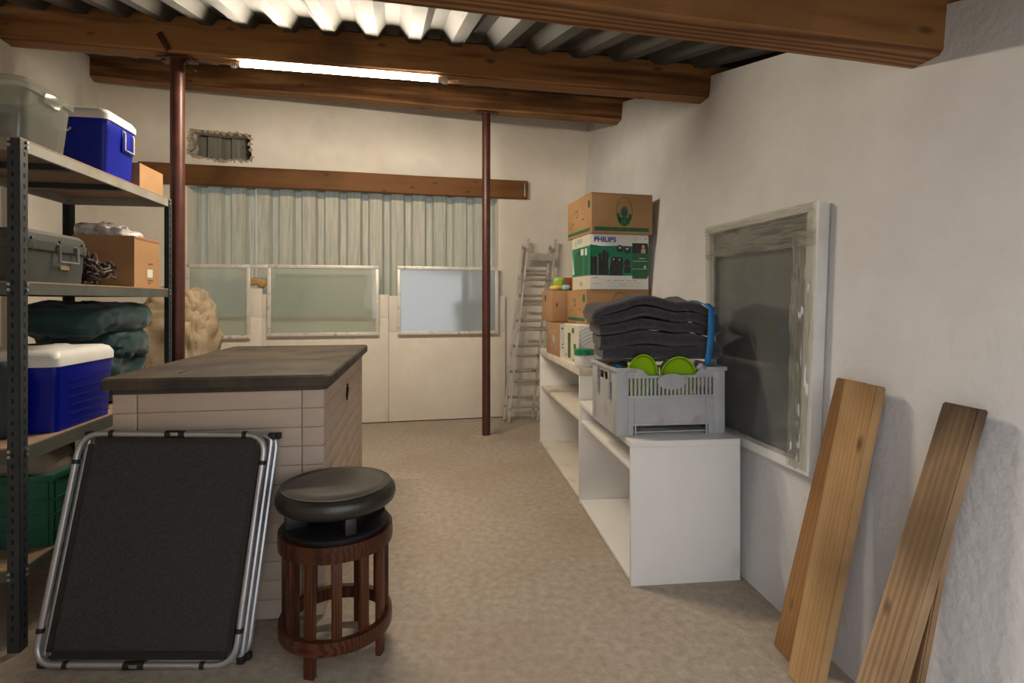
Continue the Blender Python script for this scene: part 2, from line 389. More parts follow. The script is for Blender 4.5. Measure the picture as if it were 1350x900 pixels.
# left wall: corner - kink - front
s0, _ = on_back(128, 300); cl = BO + BU * s0
lw = [cl + (cl - Vector((-3.09, 3.35, 0))).normalized() * .0, Vector((-3.09, 3.35, 0)), Vector((-2.74, 1.9, 0)), Vector((-2.70, .35, 0))]
b = B()
bot = []; top = []; bo = []; to = []
for q in lw:
    bot.append(b.bm.verts.new(q)); top.append(b.bm.verts.new((q.x, q.y, roof(q.x, q.y) - .035)))
    bo.append(b.bm.verts.new((q.x - .22, q.y, 0))); to.append(b.bm.verts.new((q.x - .22, q.y, roof(q.x, q.y) - .035)))
for i in range(3):
    for A, C in ((bot, top), (to, bo), (top, to), (bo, bot)): b.bm.faces.new((A[i], A[i + 1], C[i + 1], C[i]))
b.bm.faces.new((bot[0], top[0], to[0], bo[0])); b.bm.faces.new((bot[3], bo[3], to[3], top[3]))
tag(b.done('wall_left', 'plaster_left', smooth=False), 'warm white plastered wall behind the metal shelf', 'wall', kind='structure')

# unseen front wall beside the open doorway, added and widened to shade the shelf
b = B(); p = []
for z in (0, 1):
    for X, Y in ((-2.70, .22), (-.55, .22), (-.55, .37), (-2.70, .37)):
        p.append(Vector((X, Y, 0 if z == 0 else roof(X, .35) - .035)))
b.hexa(p); tag(b.done('wall_front_shade', 'plaster_left', smooth=False), 'unseen plastered wall beside the open front, widened to shade the shelf', 'wall', kind='structure')

# back wall with the tall opening below the lintel and a ragged hole
def bw(s, z, off=0.0): q = BO + BU * s + BN * off; return Vector((q.x, q.y, z))
sL = on_back(247, 300)[0]; sR = on_back(657, 300)[0]; zl = 2.50
s_left = s0; s_right = on_back(793, 300)[0] + .25
def rz(s): q = bw(s, 0); return roof(q.x, q.y) - .035
hole_px = [(249, 180), (251, 171), (257, 170), (275, 172), (290, 174), (310, 175), (331, 178), (330, 192), (333, 211), (322, 212.5), (305, 210.5), (296, 212), (287, 211.5), (270, 208), (257, 206), (247, 201), (251, 194), (253, 188)]
hole = [on_back(*q) for q in hole_px]
outer = [(s_left, 0), (sL, 0), (sL, zl), (sR, zl), (sR, 0), (s_right, 0), (s_right, rz(s_right)), (s_left, rz(s_left))]
b = B(); es = []
for loop in (outer, hole):
    v = [b.bm.verts.new(bw(s, z)) for s, z in loop]
    es += [b.bm.edges.new((v[i], v[(i + 1) % len(v)])) for i in range(len(v))]
bmesh.ops.triangle_fill(b.bm, use_beauty=True, use_dissolve=False, edges=es, normal=BN)
r = bmesh.ops.extrude_face_region(b.bm, geom=list(b.bm.faces))
bmesh.ops.translate(b.bm, vec=-BN * .2, verts=[g for g in r['geom'] if isinstance(g, bmesh.types.BMVert)])
tag(b.done('wall_back', 'plaster_back', smooth=False), 'cream plastered back wall with a ragged hole near the roof', 'wall', kind='structure')

# broken mortar round the hole
b = B()
for i, (s, z) in enumerate(hole):
    s2, z2 = hole[(i + 1) % len(hole)]
    for t in (.25, .75):
        a = bw(s + (s2 - s) * t, z + (z2 - z) * t, -.03)
        b.box(a, (.03 + random.random() * .03, .07, .018 + random.random() * .02), (random.random() * .6, random.random(), BA + random.random() * .3))
o = b.done('trim_1', 'sack', smooth=False); tag(o, 'broken mortar edge of the hole in the back wall', 'trim', kind='structure')

# roof: corrugated sheets
ce = empty('ceiling', (0, 0, 2.6), 0, 'grey corrugated sheet roof resting on wooden beams', 'roof', kind='structure')
dv = Vector((-.215, 1, 0))
def prof(u):                                                  # trapezoid corrugation, pitch .21
    t = (u / .25) % 1.0
    h = 0 if t < .28 else ((t - .28) / .2 if t < .48 else (1 if t < .78 else (1 - (t - .78) / .22)))
    return h * .06
us = []
k = 0
while k * .25 < .99: us += [k * .25 + q * .25 for q in (0, .28, .48, .78)]; k += 1
base = -3.45; i = 0
while base < 2.7:
    b = B()
    def f(u, v):
        uu = us_l[min(len(us_l) - 1, int(round(u * (len(us_l) - 1))))]; Yq = .15 + v * 6.75
        X = base + uu + dv.x * (Yq - .15); z = roof(X, Yq) + prof(uu) - .0 + (i % 2) * .004
        return Vector((X, Yq, z - 2.6))
    us_l = us + [1.0]
    b.grid(f, len(us_l), 5)
    r = bmesh.ops.extrude_face_region(b.bm, geom=list(b.bm.faces)); bmesh.ops.translate(b.bm, vec=(0, 0, .006), verts=[g for g in r['geom'] if isinstance(g, bmesh.types.BMVert)])
    b.done('roof_sheet', 'roof_sheet', ce, smooth=False)
    base += 1.0; i += 1

# cladding sheets outside the opening
def clad_prof(u):
    t = (u / .235) % 1.0
    return (0 if t < .56 else ((t - .56) / .1 if t < .66 else (1 if t < .9 else 1 - (t - .9) / .1))) * .065
wd = empty('window_1', (0, 0, 0), 0, 'pale ribbed cladding sheets closing the tall opening under the lintel', 'cladding', kind='structure')
sx = sL - .35; n = 0
while sx < sR + .35:
    b = B(); ul = []
    for k in range(4): ul += [k * .235 + q * .235 for q in (0, .56, .66, .9)]
    ul.append(.94); x0 = sx
    def f(u, v, za=0.0, zb=2.58, o=0.0):
        uu = ul[min(len(ul) - 1, int(round(u * (len(ul) - 1))))]
        return bw(x0 + uu, za + v * (zb - za), -.215 - o - clad_prof(uu) - .004 * (n % 2))
    b.grid(f, len(ul), 2); b.done('cladding_sheet', 'cladding', wd, smooth=False)
    b = B(); b.grid(lambda u, v: f(u, v, 2.5, 3.3, .01), len(ul), 2); b.done('upper_sheet', 'cladding_shaded', wd, smooth=False)
    sx += .94; n += 1

# ================================================================== timber and steel
# lintel
z0 = 2.465; z1 = 2.665
sA = on_back(186, 220)[0]; sB = on_back(694, 250)[0]
o = beam('lintel_beam', bw(sA, (z0 + z1) / 2 - .0, .035), bw(sB, (z0 + z1) / 2 - .012, .035), .07, .20, .20, 'lintel_wood', uneven=.006, align=('c', 'c'))
tag(o, 'brown wooden lintel beam fixed across the back wall above the ribbed sheets', 'beam')
b = B(); q = bw(on_back(690, 250)[0], 2.55, .076); b.box((0, 0, 0), (.018, .012, .15), (0, 0, BA), .003)
ob = b.done('metal_pin', 'bolt', o); ob.matrix_parent_inverse = o.matrix_world.inverted(); ob.location = q

# roof beams (bottom lines)
BEAMS = {}
def rbeam(key, p0, p1, wd_, h0, h1, label):
    o = beam('roof_beam', p0, p1, wd_, h0, h1, 'beam_wood', uneven=.003 if key == 'mid' else .012, bev=.014); BEAMS[key] = o
    return tag(o, label, 'beam')
bk3a = Vector((-.2525, 5.195, 3.10)); d3 = Vector((1, .012, -.078))
def along(p, d, X): return p + d * (X - p.x)
rbeam('far', along(bk3a, d3, -4.05) , along(bk3a, d3, 1.22), .16, .21, .21, 'farthest wooden roof beam, half hidden, carried by the thin centre post')
p2a = P(236, 78, 3.35) + Vector((0, 0, .012)); p2b = P(932, 136, 3.40) + Vector((0, 0, .012)); d2 = (p2b - p2a) / (p2b.x - p2a.x)
rbeam('mid', along(p2a, d2, -3.16), along(p2a, d2, 1.34), .14, .245, .20, 'long wooden roof beam carrying the glowing fluorescent tube')
p1a = P(560, 0, 1.66); p1b = P(1228, 83, 1.78); d1 = (p1b - p1a) / (p1b.x - p1a.x)
rbeam('near', along(p1a, d1, -2.76), along(p1a, d1, 1.47), .13, .21, .21, 'nearest wooden roof beam at the top right with a dark end in the wall')

# posts
def post(x, yb, Y, ztop, r, z0, label, brk):
    rt = empty('steel_post', (0, 0, 0), 0, label, 'post')
    px = (x - CX) * Y / F; rt.location = (px, Y, z0)
    b = B(); b.tube([(0, 0, 0), (0, 0, ztop - z0 - .018)], r, 20); b.done('pole', 'post_paint', rt)
    b = B(); b.box((0, 0, ztop - z0 - .018), (.20, .11, .010), None, .002)
    b.box((-.075, -.02, ztop - z0 - .022), (.02, .02, .022)); b.box((.075, -.02, ztop - z0 - .022), (.02, .02, .022)); b.done('top_plate', 'post_paint', rt)
    if brk:
        b = B(); b.box((-.035, -.076, ztop - z0 + .06), (.035, .005, .12), (0, R(-30), 0), .001); b.done('bracket', 'post_paint', rt); b = B(); b.box((.075, -.02, ztop - z0 - .05), (.13, .03, .006), (0, R(42), 0)); b.done('bracket', 'post_paint', rt)
    return rt
p = P(640, 573, 5.195)
post(641, 573, 5.195, along(bk3a, d3, -.247).z, .040, .03, 'dark red steel post standing free in front of the white door panels', False)
b = B(); b.lathe([(0, 0), (.17, 0), (.13, .018), (.07, .03), (0, .03)], 20)
tag(b.done('post_footing', 'concrete', loc=((640 - CX) * 5.195 / F, 5.195, 0)), 'low concrete mound under the thin centre post', 'footing')
pz = along(p2a, d2, (234 - CX) * 3.35 / F).z
post(234, 0, 3.35, pz, .040, 0, 'dark red steel post beside the metal shelf behind the storage box', True)

# fluorescent tube
Yt = 3.345
def under(x): X = (x - CX) * Yt / F; return Vector((X, Yt, along(p2a, d2, X).z - .0175))
t0 = under(318); t1 = under(577); dt = (t1 - t0).normalized()
rt = empty('fluorescent_light', t0, 0, 'bare glowing fluorescent tube fixed to the wooden roof beam', 'light')
b = B(); b.tube([(0, 0, 0), t1 - t0], .0135, 14); b.done('tube', 'tube_glow', rt)
for e, q in ((-1, Vector((0, 0, 0))), (1, t1 - t0)):
    b = B(); b.tube([q, q + dt * e * .03], .0165, 14); b.done('end_cap', 'tube_cap', rt)
    b = B(); b.box(q + dt * e * .045 + Vector((0, 0, -.004)), (.03, .024, .036), None, .002); b.done('socket', 'tube_cap', rt)
b = B(); b.tube([t1 - t0 + dt * .055, t1 - t0 + dt * .13 + Vector((0, 0, .006))], .004, 8); b.done('lead', 'tube_cap', rt)

# ================================================================== door leaves and windows in the back opening
def leaf(x0, x1, ytop, ypan, xl, xr, label, yb=553):
    """x0..x1 outer edges (px); stiles up to ytop; solid panel up to ypan; window opening xl..xr"""
    a = on_back(x0, 400)[0]; c = on_back(x1, 400)[0]; l_ = on_back(xl, 400)[0]; r_ = on_back(xr, 400)[0]; mid = (x0 + x1) / 2
    zt = on_back(mid, ytop)[1]; zp = on_back(mid, ypan)[1]
    rt = empty('door_leaf', bw((a + c) / 2, 0, .03), BA, label, 'door', 'white door panels in the back opening')
    def bx(name, s0_, s1_, za, zb, m, th=.03, off=0):
        b = B(); b.mm((s0_ - (a + c) / 2, -th / 2 - off, za), (s1_ - (a + c) / 2, th / 2 - off, zb), .003); return b.done(name, m, rt)
    bx('panel', a, c, .012, zp, 'door_white')
    if l_ - a > .01: bx('stile', a, l_, zp, zt, 'door_white')
    if c - r_ > .01: bx('stile', r_, c, zp, zt, 'door_white')
    bx('batten', l_, r_, zp - .03, zp + .012, 'batten_wood', .012, .021)
    return rt
leaf(248, 347, 380, 418, 252, 330, 'white door panel behind the bundle of tan tarp')
leaf(347.3, 512.3, 388, 419, 356, 498, 'white door panel below the middle wide window frame')
leaf(512.7, 665, 390, 437, 526, 650, 'white door panel behind the thin centre post')

def win(x0, x1, y0, y1, pane, label, t=.035):
    a = on_back(x0, 400)[0]; c = on_back(x1, 400)[0]; mid = (x0 + x1) / 2; z1_ = on_back(mid, y0)[1]; z0_ = on_back(mid, y1)[1]; w = (c - a) / 2
    rt = empty('window_frame', bw((a + c) / 2, z0_, .088), BA, label, 'window', 'window frames on the door panels')
    h = z1_ - z0_
    for nm, p_, q_ in (('frame_bar', (-w, -.012, 0), (w, .012, t)), ('frame_bar', (-w, -.012, h - t), (w, .012, h)), ('frame_bar', (-w, -.012, t), (-w + t, .012, h - t)), ('frame_bar', (w - t, -.012, t), (w, .012, h - t))):
        b = B(); b.mm(p_, q_, .003); b.done(nm, 'alu_white', rt)
    b = B(); b.mm((-w + t - .004, .002, t - .004), (w - t + .004, .006, h - t + .004)); b.done('pane', pane, rt)
    b = B()
    for k in range(7):
        for zz in (t / 2, h - t / 2): b.tube([(-w + .03 + k * (2 * w - .06) / 6, -.015, zz), (-w + .03 + k * (2 * w - .06) / 6, -.010, zz)], .004, 6)
    tag(b.done('screw_heads', 'wire_dark', rt), kind='stuff')
    return rt
win(249, 333, 349, 446, 'pane_clear', 'narrow white window frame beside the tan tarp bundle')
win(355, 500, 350, 442, 'pane_clear', 'wide white window frame with greenish glass, in the middle')
win(524, 655, 352, 440, 'pane_hazy', 'white window frame with cloudy bluish glass behind the thin post')
# rail joining the two left frames
a = on_back(332, 400)[0]; c = on_back(356, 400)[0]
b = B(); b.mm((-(c - a) / 2, -.012, 0), ((c - a) / 2, .012, .035), .003); o = b.done('joining_rail', 'alu_white', loc=bw((a + c) / 2, on_back(344, 354)[1], .088), rot=(0, 0, BA))
tag(o, 'short white rail joining the narrow and the wide window frame', 'rail')
# greenish film behind the middle window, orange foam above the stile
a = on_back(359, 400)[0]; c = on_back(498, 400)[0]; b = B()
b.grid(lambda u, v: bw(a + (c - a) * u, on_back(430, 420 - 62 * v)[1], -.12 + .012 * noise.noise(Vector((u * 5, v * 3, 0)))), 16, 10)
tag(b.done('plastic_film', 'film_green'), 'greenish plastic film hung behind the wide middle window', 'film')
a = on_back(480, 400)[0]; c = on_back(497, 400)[0]; b = B()
b.grid(lambda u, v: bw(a + (c - a) * u + (.03 if v > .5 else 0), on_back(490, 408 - 46 * v)[1], -.02 - .02 * abs(u - .4)), 6, 4)
tag(b.done('plastic_sheet', 'white_cloth'), 'white plastic strip standing behind the right end of the wide middle window', 'plastic')
q = on_back(341, 372); lump('foam_sealant', bw(q[0], q[1], -.02), (.10, .04, .045), 'packet_orange', e=.8, amp=.04, sc=14, seed=2, nu=24, nv=14)
o = D.objects['foam_sealant']; o.data.materials[0] = mat('foam', (.50, .27, .08), (.6, .38, .16), rough=.9, scale=14); tag(o, 'orange expanding foam between the two left window frames', 'foam')

# ================================================================== metal shelf on the left
SR = R(9.8); SO = Vector((-1.82, 2.02, 0)); SLEN, SDEP = 1.27, .56
sh = empty('metal_shelf', SO, SR, 'dark slotted metal shelf unit loaded with boxes along the left wall', 'shelf')
LV = [(1.909, 1.861), (1.375, 1.325), (.757, .697), (.306, .262)]
def upright(x, y, sx_, sy_):
    b = B(); t = .003; w = .042; hh = 1.903
    b.mm((min(0, sx_ * w), min(0, sy_ * t), 0), (max(0, sx_ * w), max(0, sy_ * t), hh)); b.mm((min(0, sx_ * t), min(0, sy_ * w), 0), (max(0, sx_ * t), max(0, sy_ * w), hh))
    u = b.done('upright', 'steel_shelf', sh, smooth=False, loc=(x, y, 0))
    b = B()
    for k in range(46):
        z = .05 + k * .04
        b.box((sx_ * .024, -sy_ * .0006, z), (.007, .001, .016)); b.box((-sx_ * .0006, sy_ * .024, z), (.001, .007, .016))
    tag(b.done('slots', 'slot_dark', u, smooth=False), kind='stuff')
    return u
for x, y, a, c in ((0, 0, -1, 1), (0, SLEN, -1, -1), (-SDEP, 0, 1, 1), (-SDEP, SLEN, 1, -1)):
    u = upright(x, y, a, c)
    b = B()
    for zt, zb in LV:
        for dz in (.012, .032):
            z = zt - dz
            b.tube([(a * .034, -c * .002, z), (a * .034, -c * .006, z)], .006, 8); b.tube([(-a * .002, c * .034, z), (-a * .006, c * .034, z)], .006, 8)
    tag(b.done('bolts', 'bolt', u), kind='stuff')
for i, (zt, zb) in enumerate(LV):
    b = B(); e = 'shelf_edge_lit' if i == 0 else 'steel_shelf'
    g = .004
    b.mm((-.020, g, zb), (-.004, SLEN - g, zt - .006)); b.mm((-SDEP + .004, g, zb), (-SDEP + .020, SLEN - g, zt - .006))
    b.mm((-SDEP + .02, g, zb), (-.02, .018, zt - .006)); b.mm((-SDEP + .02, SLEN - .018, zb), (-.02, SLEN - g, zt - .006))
    fr = b.done('shelf_frame', 'shelf_edge_lit' if i == 0 else 'shelf_mid', sh, smooth=False) if i == 0 or 'shelf_mid' in MATS else None
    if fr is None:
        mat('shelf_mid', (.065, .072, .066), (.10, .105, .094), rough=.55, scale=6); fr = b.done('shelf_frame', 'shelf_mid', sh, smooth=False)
    b = B(); b.mm((-SDEP + .005, .005, zt - .006), (-.003, SLEN - .005, zt)); b.done('shelf_board', 'chipboard', sh, smooth=False)
    for yy in (.42, .85):
        b = B(); b.mm((-SDEP + .021, yy - .02, zt - .035), (-.021, yy + .02, zt - .007)); b.done('brace', 'steel_shelf', sh, smooth=False)
def sloc(x, y, z): return Matrix.Translation(SO) @ Matrix.Rotation(SR, 4, 'Z') @ Vector((x, y, z))

# --- top shelf
z = 1.9095
rt = empty('storage_bin', sloc(-.30, .17, z), SR, 'clear plastic storage bin with grey lid at the near end of the top shelf', 'bin')
b = B(); b.rbox([(0, -.25, .27, -.125, .125), (.004, -.265, .285, -.135, .135), (.19, -.28, .30, -.15, .15), (.196, -.285, .305, -.155, .155)], r=.04, cap1=False)
b.rbox([(.196, -.281, .301, -.151, .151), (.19, -.276, .296, -.146, .146), (.008, -.26, .28, -.13, .13)], r=.04, cap0=False); b.done('bin_body', 'bin_plastic', rt)
b = B(); b.rbox([(.005, -.25, .27, -.12, .12), (.10, -.26, .28, -.13, .13), (.14, -.22, .24, -.10, .10)], r=.05); b.done('bin_contents', 'bin_cloth', rt)
b = B(); b.rbox([(.192, -.29, .31, -.16, .16), (.214, -.292, .312, -.162, .162), (.216, -.28, .30, -.15, .15), (.240, -.27, .29, -.14, .14), (.247, -.25, .27, -.12, .12)], r=.04)
b.done('bin_lid', 'bin_plastic', rt)
b = B(); b.box((.309, 0, .19), (.010, .11, .045), None, .004); b.done('clip', 'bin_plastic', rt)

def cooler(name, loc, rz_, wx, wy, hb, hl, label, handle=True):
    """origin at the aisle-side near bottom corner: body runs to -x and +y"""
    rt = empty(name, loc, rz_, label, 'cooler'); tp = .012
    b = B(); b.rbox([(0, -wx + tp, -tp, tp, wy - tp), (hb * .78, -wx + .003, -.003, .003, wy - .003), (hb * .80, -wx + .001, -.001, .001, wy - .001), (hb, -wx, 0, 0, wy)], r=.028); b.done('body', 'cooler_blue', rt)
    b = B(); b.rbox([(hb, -wx - .006, .006, -.006, wy + .006), (hb + hl * .5, -wx - .006, .006, -.006, wy + .006), (hb + hl * .85, -wx + .006, -.006, .006, wy - .006), (hb + hl, -wx + .025, -.025, .025, wy - .025)], r=.03)
    lid = b.done('lid', 'cooler_white', rt)
    if handle == 'arch':
        pts = [(-wx * .2, wy * .5, hb + hl - .004), (-wx * .28, wy * .5, hb + hl + .022), (-wx * .6, wy * .5, hb + hl + .022), (-wx * .68, wy * .5, hb + hl - .004)]
        b = B(); b.rbox([(hb + hl - .002, -wx * .75, -wx * .2, wy * .22, wy * .78), (hb + hl + .012, -wx * .70, -wx * .26, wy * .3, wy * .7)], r=.05); b.done('lid_dome', 'cooler_white', lid)
        b = B(); b.box((-wx * .48, wy * .5, hb + hl + .012), (wx * .2, wy * .2, .006), None, .002); b.done('cup_recess', 'print_dark', lid)
        b = B(); b.box((-wx * .5, -.004, hb * .72), (wx * .42, .012, .012), None, .003); b.box((-wx * .5, -.006, hb * .80), (wx * .36, .006, .005)); b.done('handle', 'cooler_white', rt)
        b = B()
        for k in range(6): b.box((.0005, wy * .55, .03 + k * .035), (.004, wy * .7, .003))
        b.done('ribs', 'cooler_blue', rt)
    else:
        w = wy * .42; zt_ = hb * .93; zb_ = hb * .58; y0 = wy * .53
        b = B(); b.tube([(.004, y0, zt_), (.010, y0, zt_ - .01), (.010, y0, zb_), (.010, y0 + w * .7, zb_), (.010, y0 + w * .7, zt_ - .01), (.004, y0 + w * .7, zt_)], .004, 8); b.done('handle', 'cooler_white', rt)
        b = B(); b.mm((.0, y0 - .012, zb_ - .012), (.004, y0 + w * .7 + .012, zt_ + .006), .002); b.done('handle_recess', 'cooler_blue', rt)
        b = B(); b.tube([(-wx * .38, -.004, hb * .80), (-wx * .38, -.018, hb * .74), (-wx * .62, -.018, hb * .72), (-wx * .62, -.004, hb * .8)], .005, 8); b.done('handle', 'cooler_white', rt)
        b = B(); b.box((-wx * .5, -.006, hb * .92), (.06, .012, .04), None, .003); b.done('latch', 'cooler_blue', rt)
    return rt
cooler('cool_box', sloc(-.012, .595, z), SR, .40, .28, .262, .056, 'blue cool box with white lid on the top shelf beside the clear bin')

def carton(name, loc, rz_, wx, wy, h, m, label, open_top=False, t=.004):
    """origin: near-left bottom corner; +x right, +y away"""
    rt = empty(name, loc, rz_, label, 'box')
    b = B()
    if open_top:
        b.mm((0, 0, 0), (wx, wy, t)); b.mm((0, 0, t), (t, wy, h)); b.mm((wx - t, 0, t), (wx, wy, h)); b.mm((t, 0, t), (wx - t, t, h)); b.mm((t, wy - t, t), (wx - t, wy, h))
    else: b.mm((0, 0, 0), (wx, wy, h), .004)
    b.done('carton_body', m, rt); return rt
c = carton('cardboard_box', sloc(-.27, .915, z), SR, .255, .27, .13, 'cardboard', 'small open cardboard box at the far end of the top shelf', True)
b = B(); b.box((.16, .12, .05), (.12, .12, .07), (0, 0, .4), .01); b.done('wrapped_contents', 'print_brown', c)

# --- second shelf
z = 1.3755
rt = empty('tool_case', sloc(-.012, .05, z), SR, 'dark grey plastic tool case with a pale handle on the second shelf', 'case')
b = B(); b.rbox([(0, -.30, -.008, .006, .372), (.14, -.31, 0, 0, .38)], r=.018); b.done('case_body', 'tool_grey', rt)
b = B(); b.rbox([(.128, -.318, .008, -.006, .388), (.162, -.318, .008, -.006, .388)], r=.02); b.done('rim', 'tool_grey', rt)
b = B(); b.rbox([(.162, -.314, .004, -.004, .384), (.19, -.31, 0, 0, .38), (.205, -.295, -.015, .015, .365)], r=.02); b.done('case_lid', 'tool_grey', rt)
b = B(); b.tube([(.004, .17, .155), (.016, .17, .15), (.018, .17, .085), (.018, .29, .085), (.016, .29, .15), (.004, .29, .155)], .006, 8); b.done('handle', 'tool_handle', rt)
b = B(); b.mm((-.003, .205, .056), (.0015, .262, .073)); b.done('sticker', 'tape_tan', rt, smooth=False)
for yy in (.03, .20, .35): b = B(); b.box((.006, yy, .15), (.006, .022, .05), None, .002); b.done('latch', 'tool_grey', rt)

c = carton('cardboard_box', sloc(-.305, .86, z), SR, .29, .28, .268, 'cardboard', 'cardboard box with a folded-out flap on the second shelf', True)
b = B(); M = Matrix.Translation((.291, .006, .266)) @ Matrix.Rotation(R(18), 4, 'Y') @ Matrix.Identity(4)
b.hexa([M @ Vector(q) for q in ((0, 0, -.003), (0, .268, -.003), (0, .26, -.095), (0, .075, -.090), (.004, 0, -.003), (.004, .268, -.003), (.004, .26, -.095), (.004, .075, -.090))]); b.done('flap', 'cardboard', c, smooth=False)
b = B(); b.mm((.290, .14, .055), (.2908, .20, .10)); b.done('paper_label', 'print_pale', c, smooth=False)
b = B()
for yy, zz, w in ((.15, .125, .03), (.185, .128, .02), (.15, .035, .055), (.15, .02, .03)): b.mm((.290, yy, zz), (.2907, yy + w, zz + .008))
b.lathe([(.010, 0), (.014, 0), (.014, .0006), (.010, .0006), (.010, 0)], 14, (0, 0, 0)); tag(b.done('printed_marks', 'print_brown', c, smooth=False), kind='stuff')
lump('plastic_wrap', sloc(-.20, .99, z + .292), (.135, .13, .05), 'poly_wrap', e=.75, amp=.05, sc=11, seed=3, crease=.022, nu=56, nv=30, flat=-.022, rot=(0, 0, SR))
tag(D.objects['plastic_wrap'], 'crumpled clear plastic wrap on top of the flap box', 'plastic wrap')
lump('black_bag', sloc(-.36, .585, z + .122), (.13, .09, .12), 'black_rubber', e=.7, amp=.03, sc=9, seed=5, crease=.01, flat=-.12, nu=30, nv=18)
tag(D.objects['black_bag'], 'black bag slumped behind the grey tool case', 'bag')
rt = empty('tangled_cable', sloc(-.10, .64, z), SR, 'tangle of dark cable and twigs between tool case and flap box', 'cable')
for k in range(9):
    rnd = random.Random(k + 40); pts = []; ph = rnd.random() * 6
    for q in range(26):
        a = ph + q * .55
        pts.append((max(-.12, min(.07, -.02 + .09 * math.cos(a) * (.6 + .4 * rnd.random()))), max(-.16, min(.17, .0 + .14 * math.sin(a * .8 + k) * (.5 + .5 * rnd.random()))), .012 + (.19 * (k / 9)) * (.35 + .65 * rnd.random())))
    b = B(); b.tube(pts, .0065, 6); b.done('cable_loop', 'wire_dark', rt)

# --- third shelf
z = .7575
cooler('cool_box', sloc(-.010, .228, z), SR, .42, .43, .272, .066, 'large blue cool box with a white domed lid on the third shelf', 'arch')
rt = empty('sleeping_bag', sloc(-.25, .96, z), SR, 'dark teal quilted sleeping bag stuffed under the second shelf', 'sleeping bag')
lump('lower_fold', (-.03, .03, .15), (.20, .24, .150), 'teal_fabric', rt, e=.65, amp=.035, sc=7, seed=1, crease=.02, nu=60, nv=34, flat=-.149)
lump('middle_fold', (-.02, .05, .32), (.22, .235, .11), 'teal_fabric', rt, e=.7, amp=.035, sc=8, seed=2, crease=.02, nu=60, nv=34)
lump('upper_fold', (-.02, -.05, .45), (.235, .30, .095), 'teal_fabric', rt, e=.65, amp=.03, sc=7, seed=4, crease=.02, nu=60, nv=34)
lump('white_cloth', sloc(-.035, 1.10, z + .07), (.035, .13, .07), 'white_cloth', e=.7, amp=.03, sc=14, seed=6, crease=.01, flat=-.0695, nu=30, nv=18, rot=(0, 0, SR))
tag(D.objects['white_cloth'], 'crumpled white cloth at the foot of the teal sleeping bag', 'cloth')
lump('grey_hood', sloc(-.20, .18, z + .15), (.10, .028, .15), 'bin_cloth', e=.7, amp=.03, sc=9, seed=8, crease=.01, flat=-.149, nu=30, nv=18, rot=(0, 0, SR))
tag(D.objects['grey_hood'], 'dark cloth pushed in front of the large blue cool box', 'cloth')

# --- lowest shelf
z = .3065
rt = empty('plastic_crate', sloc(-.012, .20, z), SR, 'dark green plastic crate on the lowest shelf behind the folded cot', 'crate')
wx, wy, h = .50, .40, .29; b = B()
b.mm((-wx, 0, 0), (0, wy, .006)); b.mm((-wx, .004, .006), (0, .010, h - .03)); b.mm((-wx, wy - .01, .006), (0, wy - .004, h - .03)); b.mm((-.010, .01, .006), (-.004, wy - .01, h - .03)); b.mm((-wx + .004, .01, .006), (-wx + .01, wy - .01, h - .03)); b.done('crate_walls', 'crate_green', rt, smooth=False)
b = B()
for y_ in (-.004, wy - .018): b.mm((-wx - .004, y_, h - .03), (.004, y_ + .022, h), .003)
for x_ in (-.018, -wx - .004): b.mm((x_, .018, h - .03), (x_ + .022, wy - .018, h), .003)
b.done('crate_rim', 'crate_green', rt)
b = B()
for k in range(6):
    x_ = -.02 - k * (wx - .04) / 5; b.mm((x_ - .006, -.001, .004), (x_ + .006, .0045, h - .03))
for k in range(5):
    y_ = .03 + k * (wy - .06) / 4; b.mm((-.0045, y_ - .006, .004), (.001, y_ + .006, h - .03))
for zz in (.06, .12, .18): b.mm((-wx, -.0005, zz), (0, .0045, zz + .008)); b.mm((-.0045, 0, zz), (.0005, wy, zz + .008))
b.done('crate_ribs', 'crate_green', rt, smooth=False)
b = B(); b.box((-wx * .5, .0035, h - .065), (.11, .004, .032), None, .001); b.done('hand_hole', 'slot_dark', rt)
lump('cloth_sack', sloc(-.25, .40, z + .20), (.195, .150, .180), 'sack', e=.65, amp=.03, sc=8, seed=13, crease=.012, nu=44, nv=26, flat=-.185, rot=(0, 0, SR))
tag(D.objects['cloth_sack'], 'beige cloth sack bulging out of the dark green crate', 'sack')

# tan tarp bundle standing behind post and shelf
c = P(236, 420, 4.25); lump('tarp_bundle', (c.x, 4.25, .70), (.27, .20, .70), 'tan_tarp', e=.5, amp=.045, sc=9, seed=21, crease=.03, nu=80, nv=60, flat=-.699)
tag(D.objects['tarp_bundle'], 'tall crumpled tan tarp bundle standing behind the red post', 'tarp')

# ================================================================== storage box
BR = R(9.5); BXO = Vector((-.7786, 2.2606, 0)); BW_, BL_, BH_ = .79, 1.50, .935
sb = empty('storage_box', BXO, BR, 'beige resin garden storage box with a dark lid, in the left centre', 'storage box')
b = B(); b.mm((-BW_ + .012, .012, .01), (-.012, BL_ - .012, BH_)); b.done('core', 'box_resin', sb, smooth=False)
NR = 12; ph = BH_ / NR; pw = .085
def plank(w, axis):
    b = B()
    sz = (w, .012, ph - .0012) if axis == 'x' else (.012, w, ph - .0012)
    b.box((0, 0, 0), sz, None, .003); return b
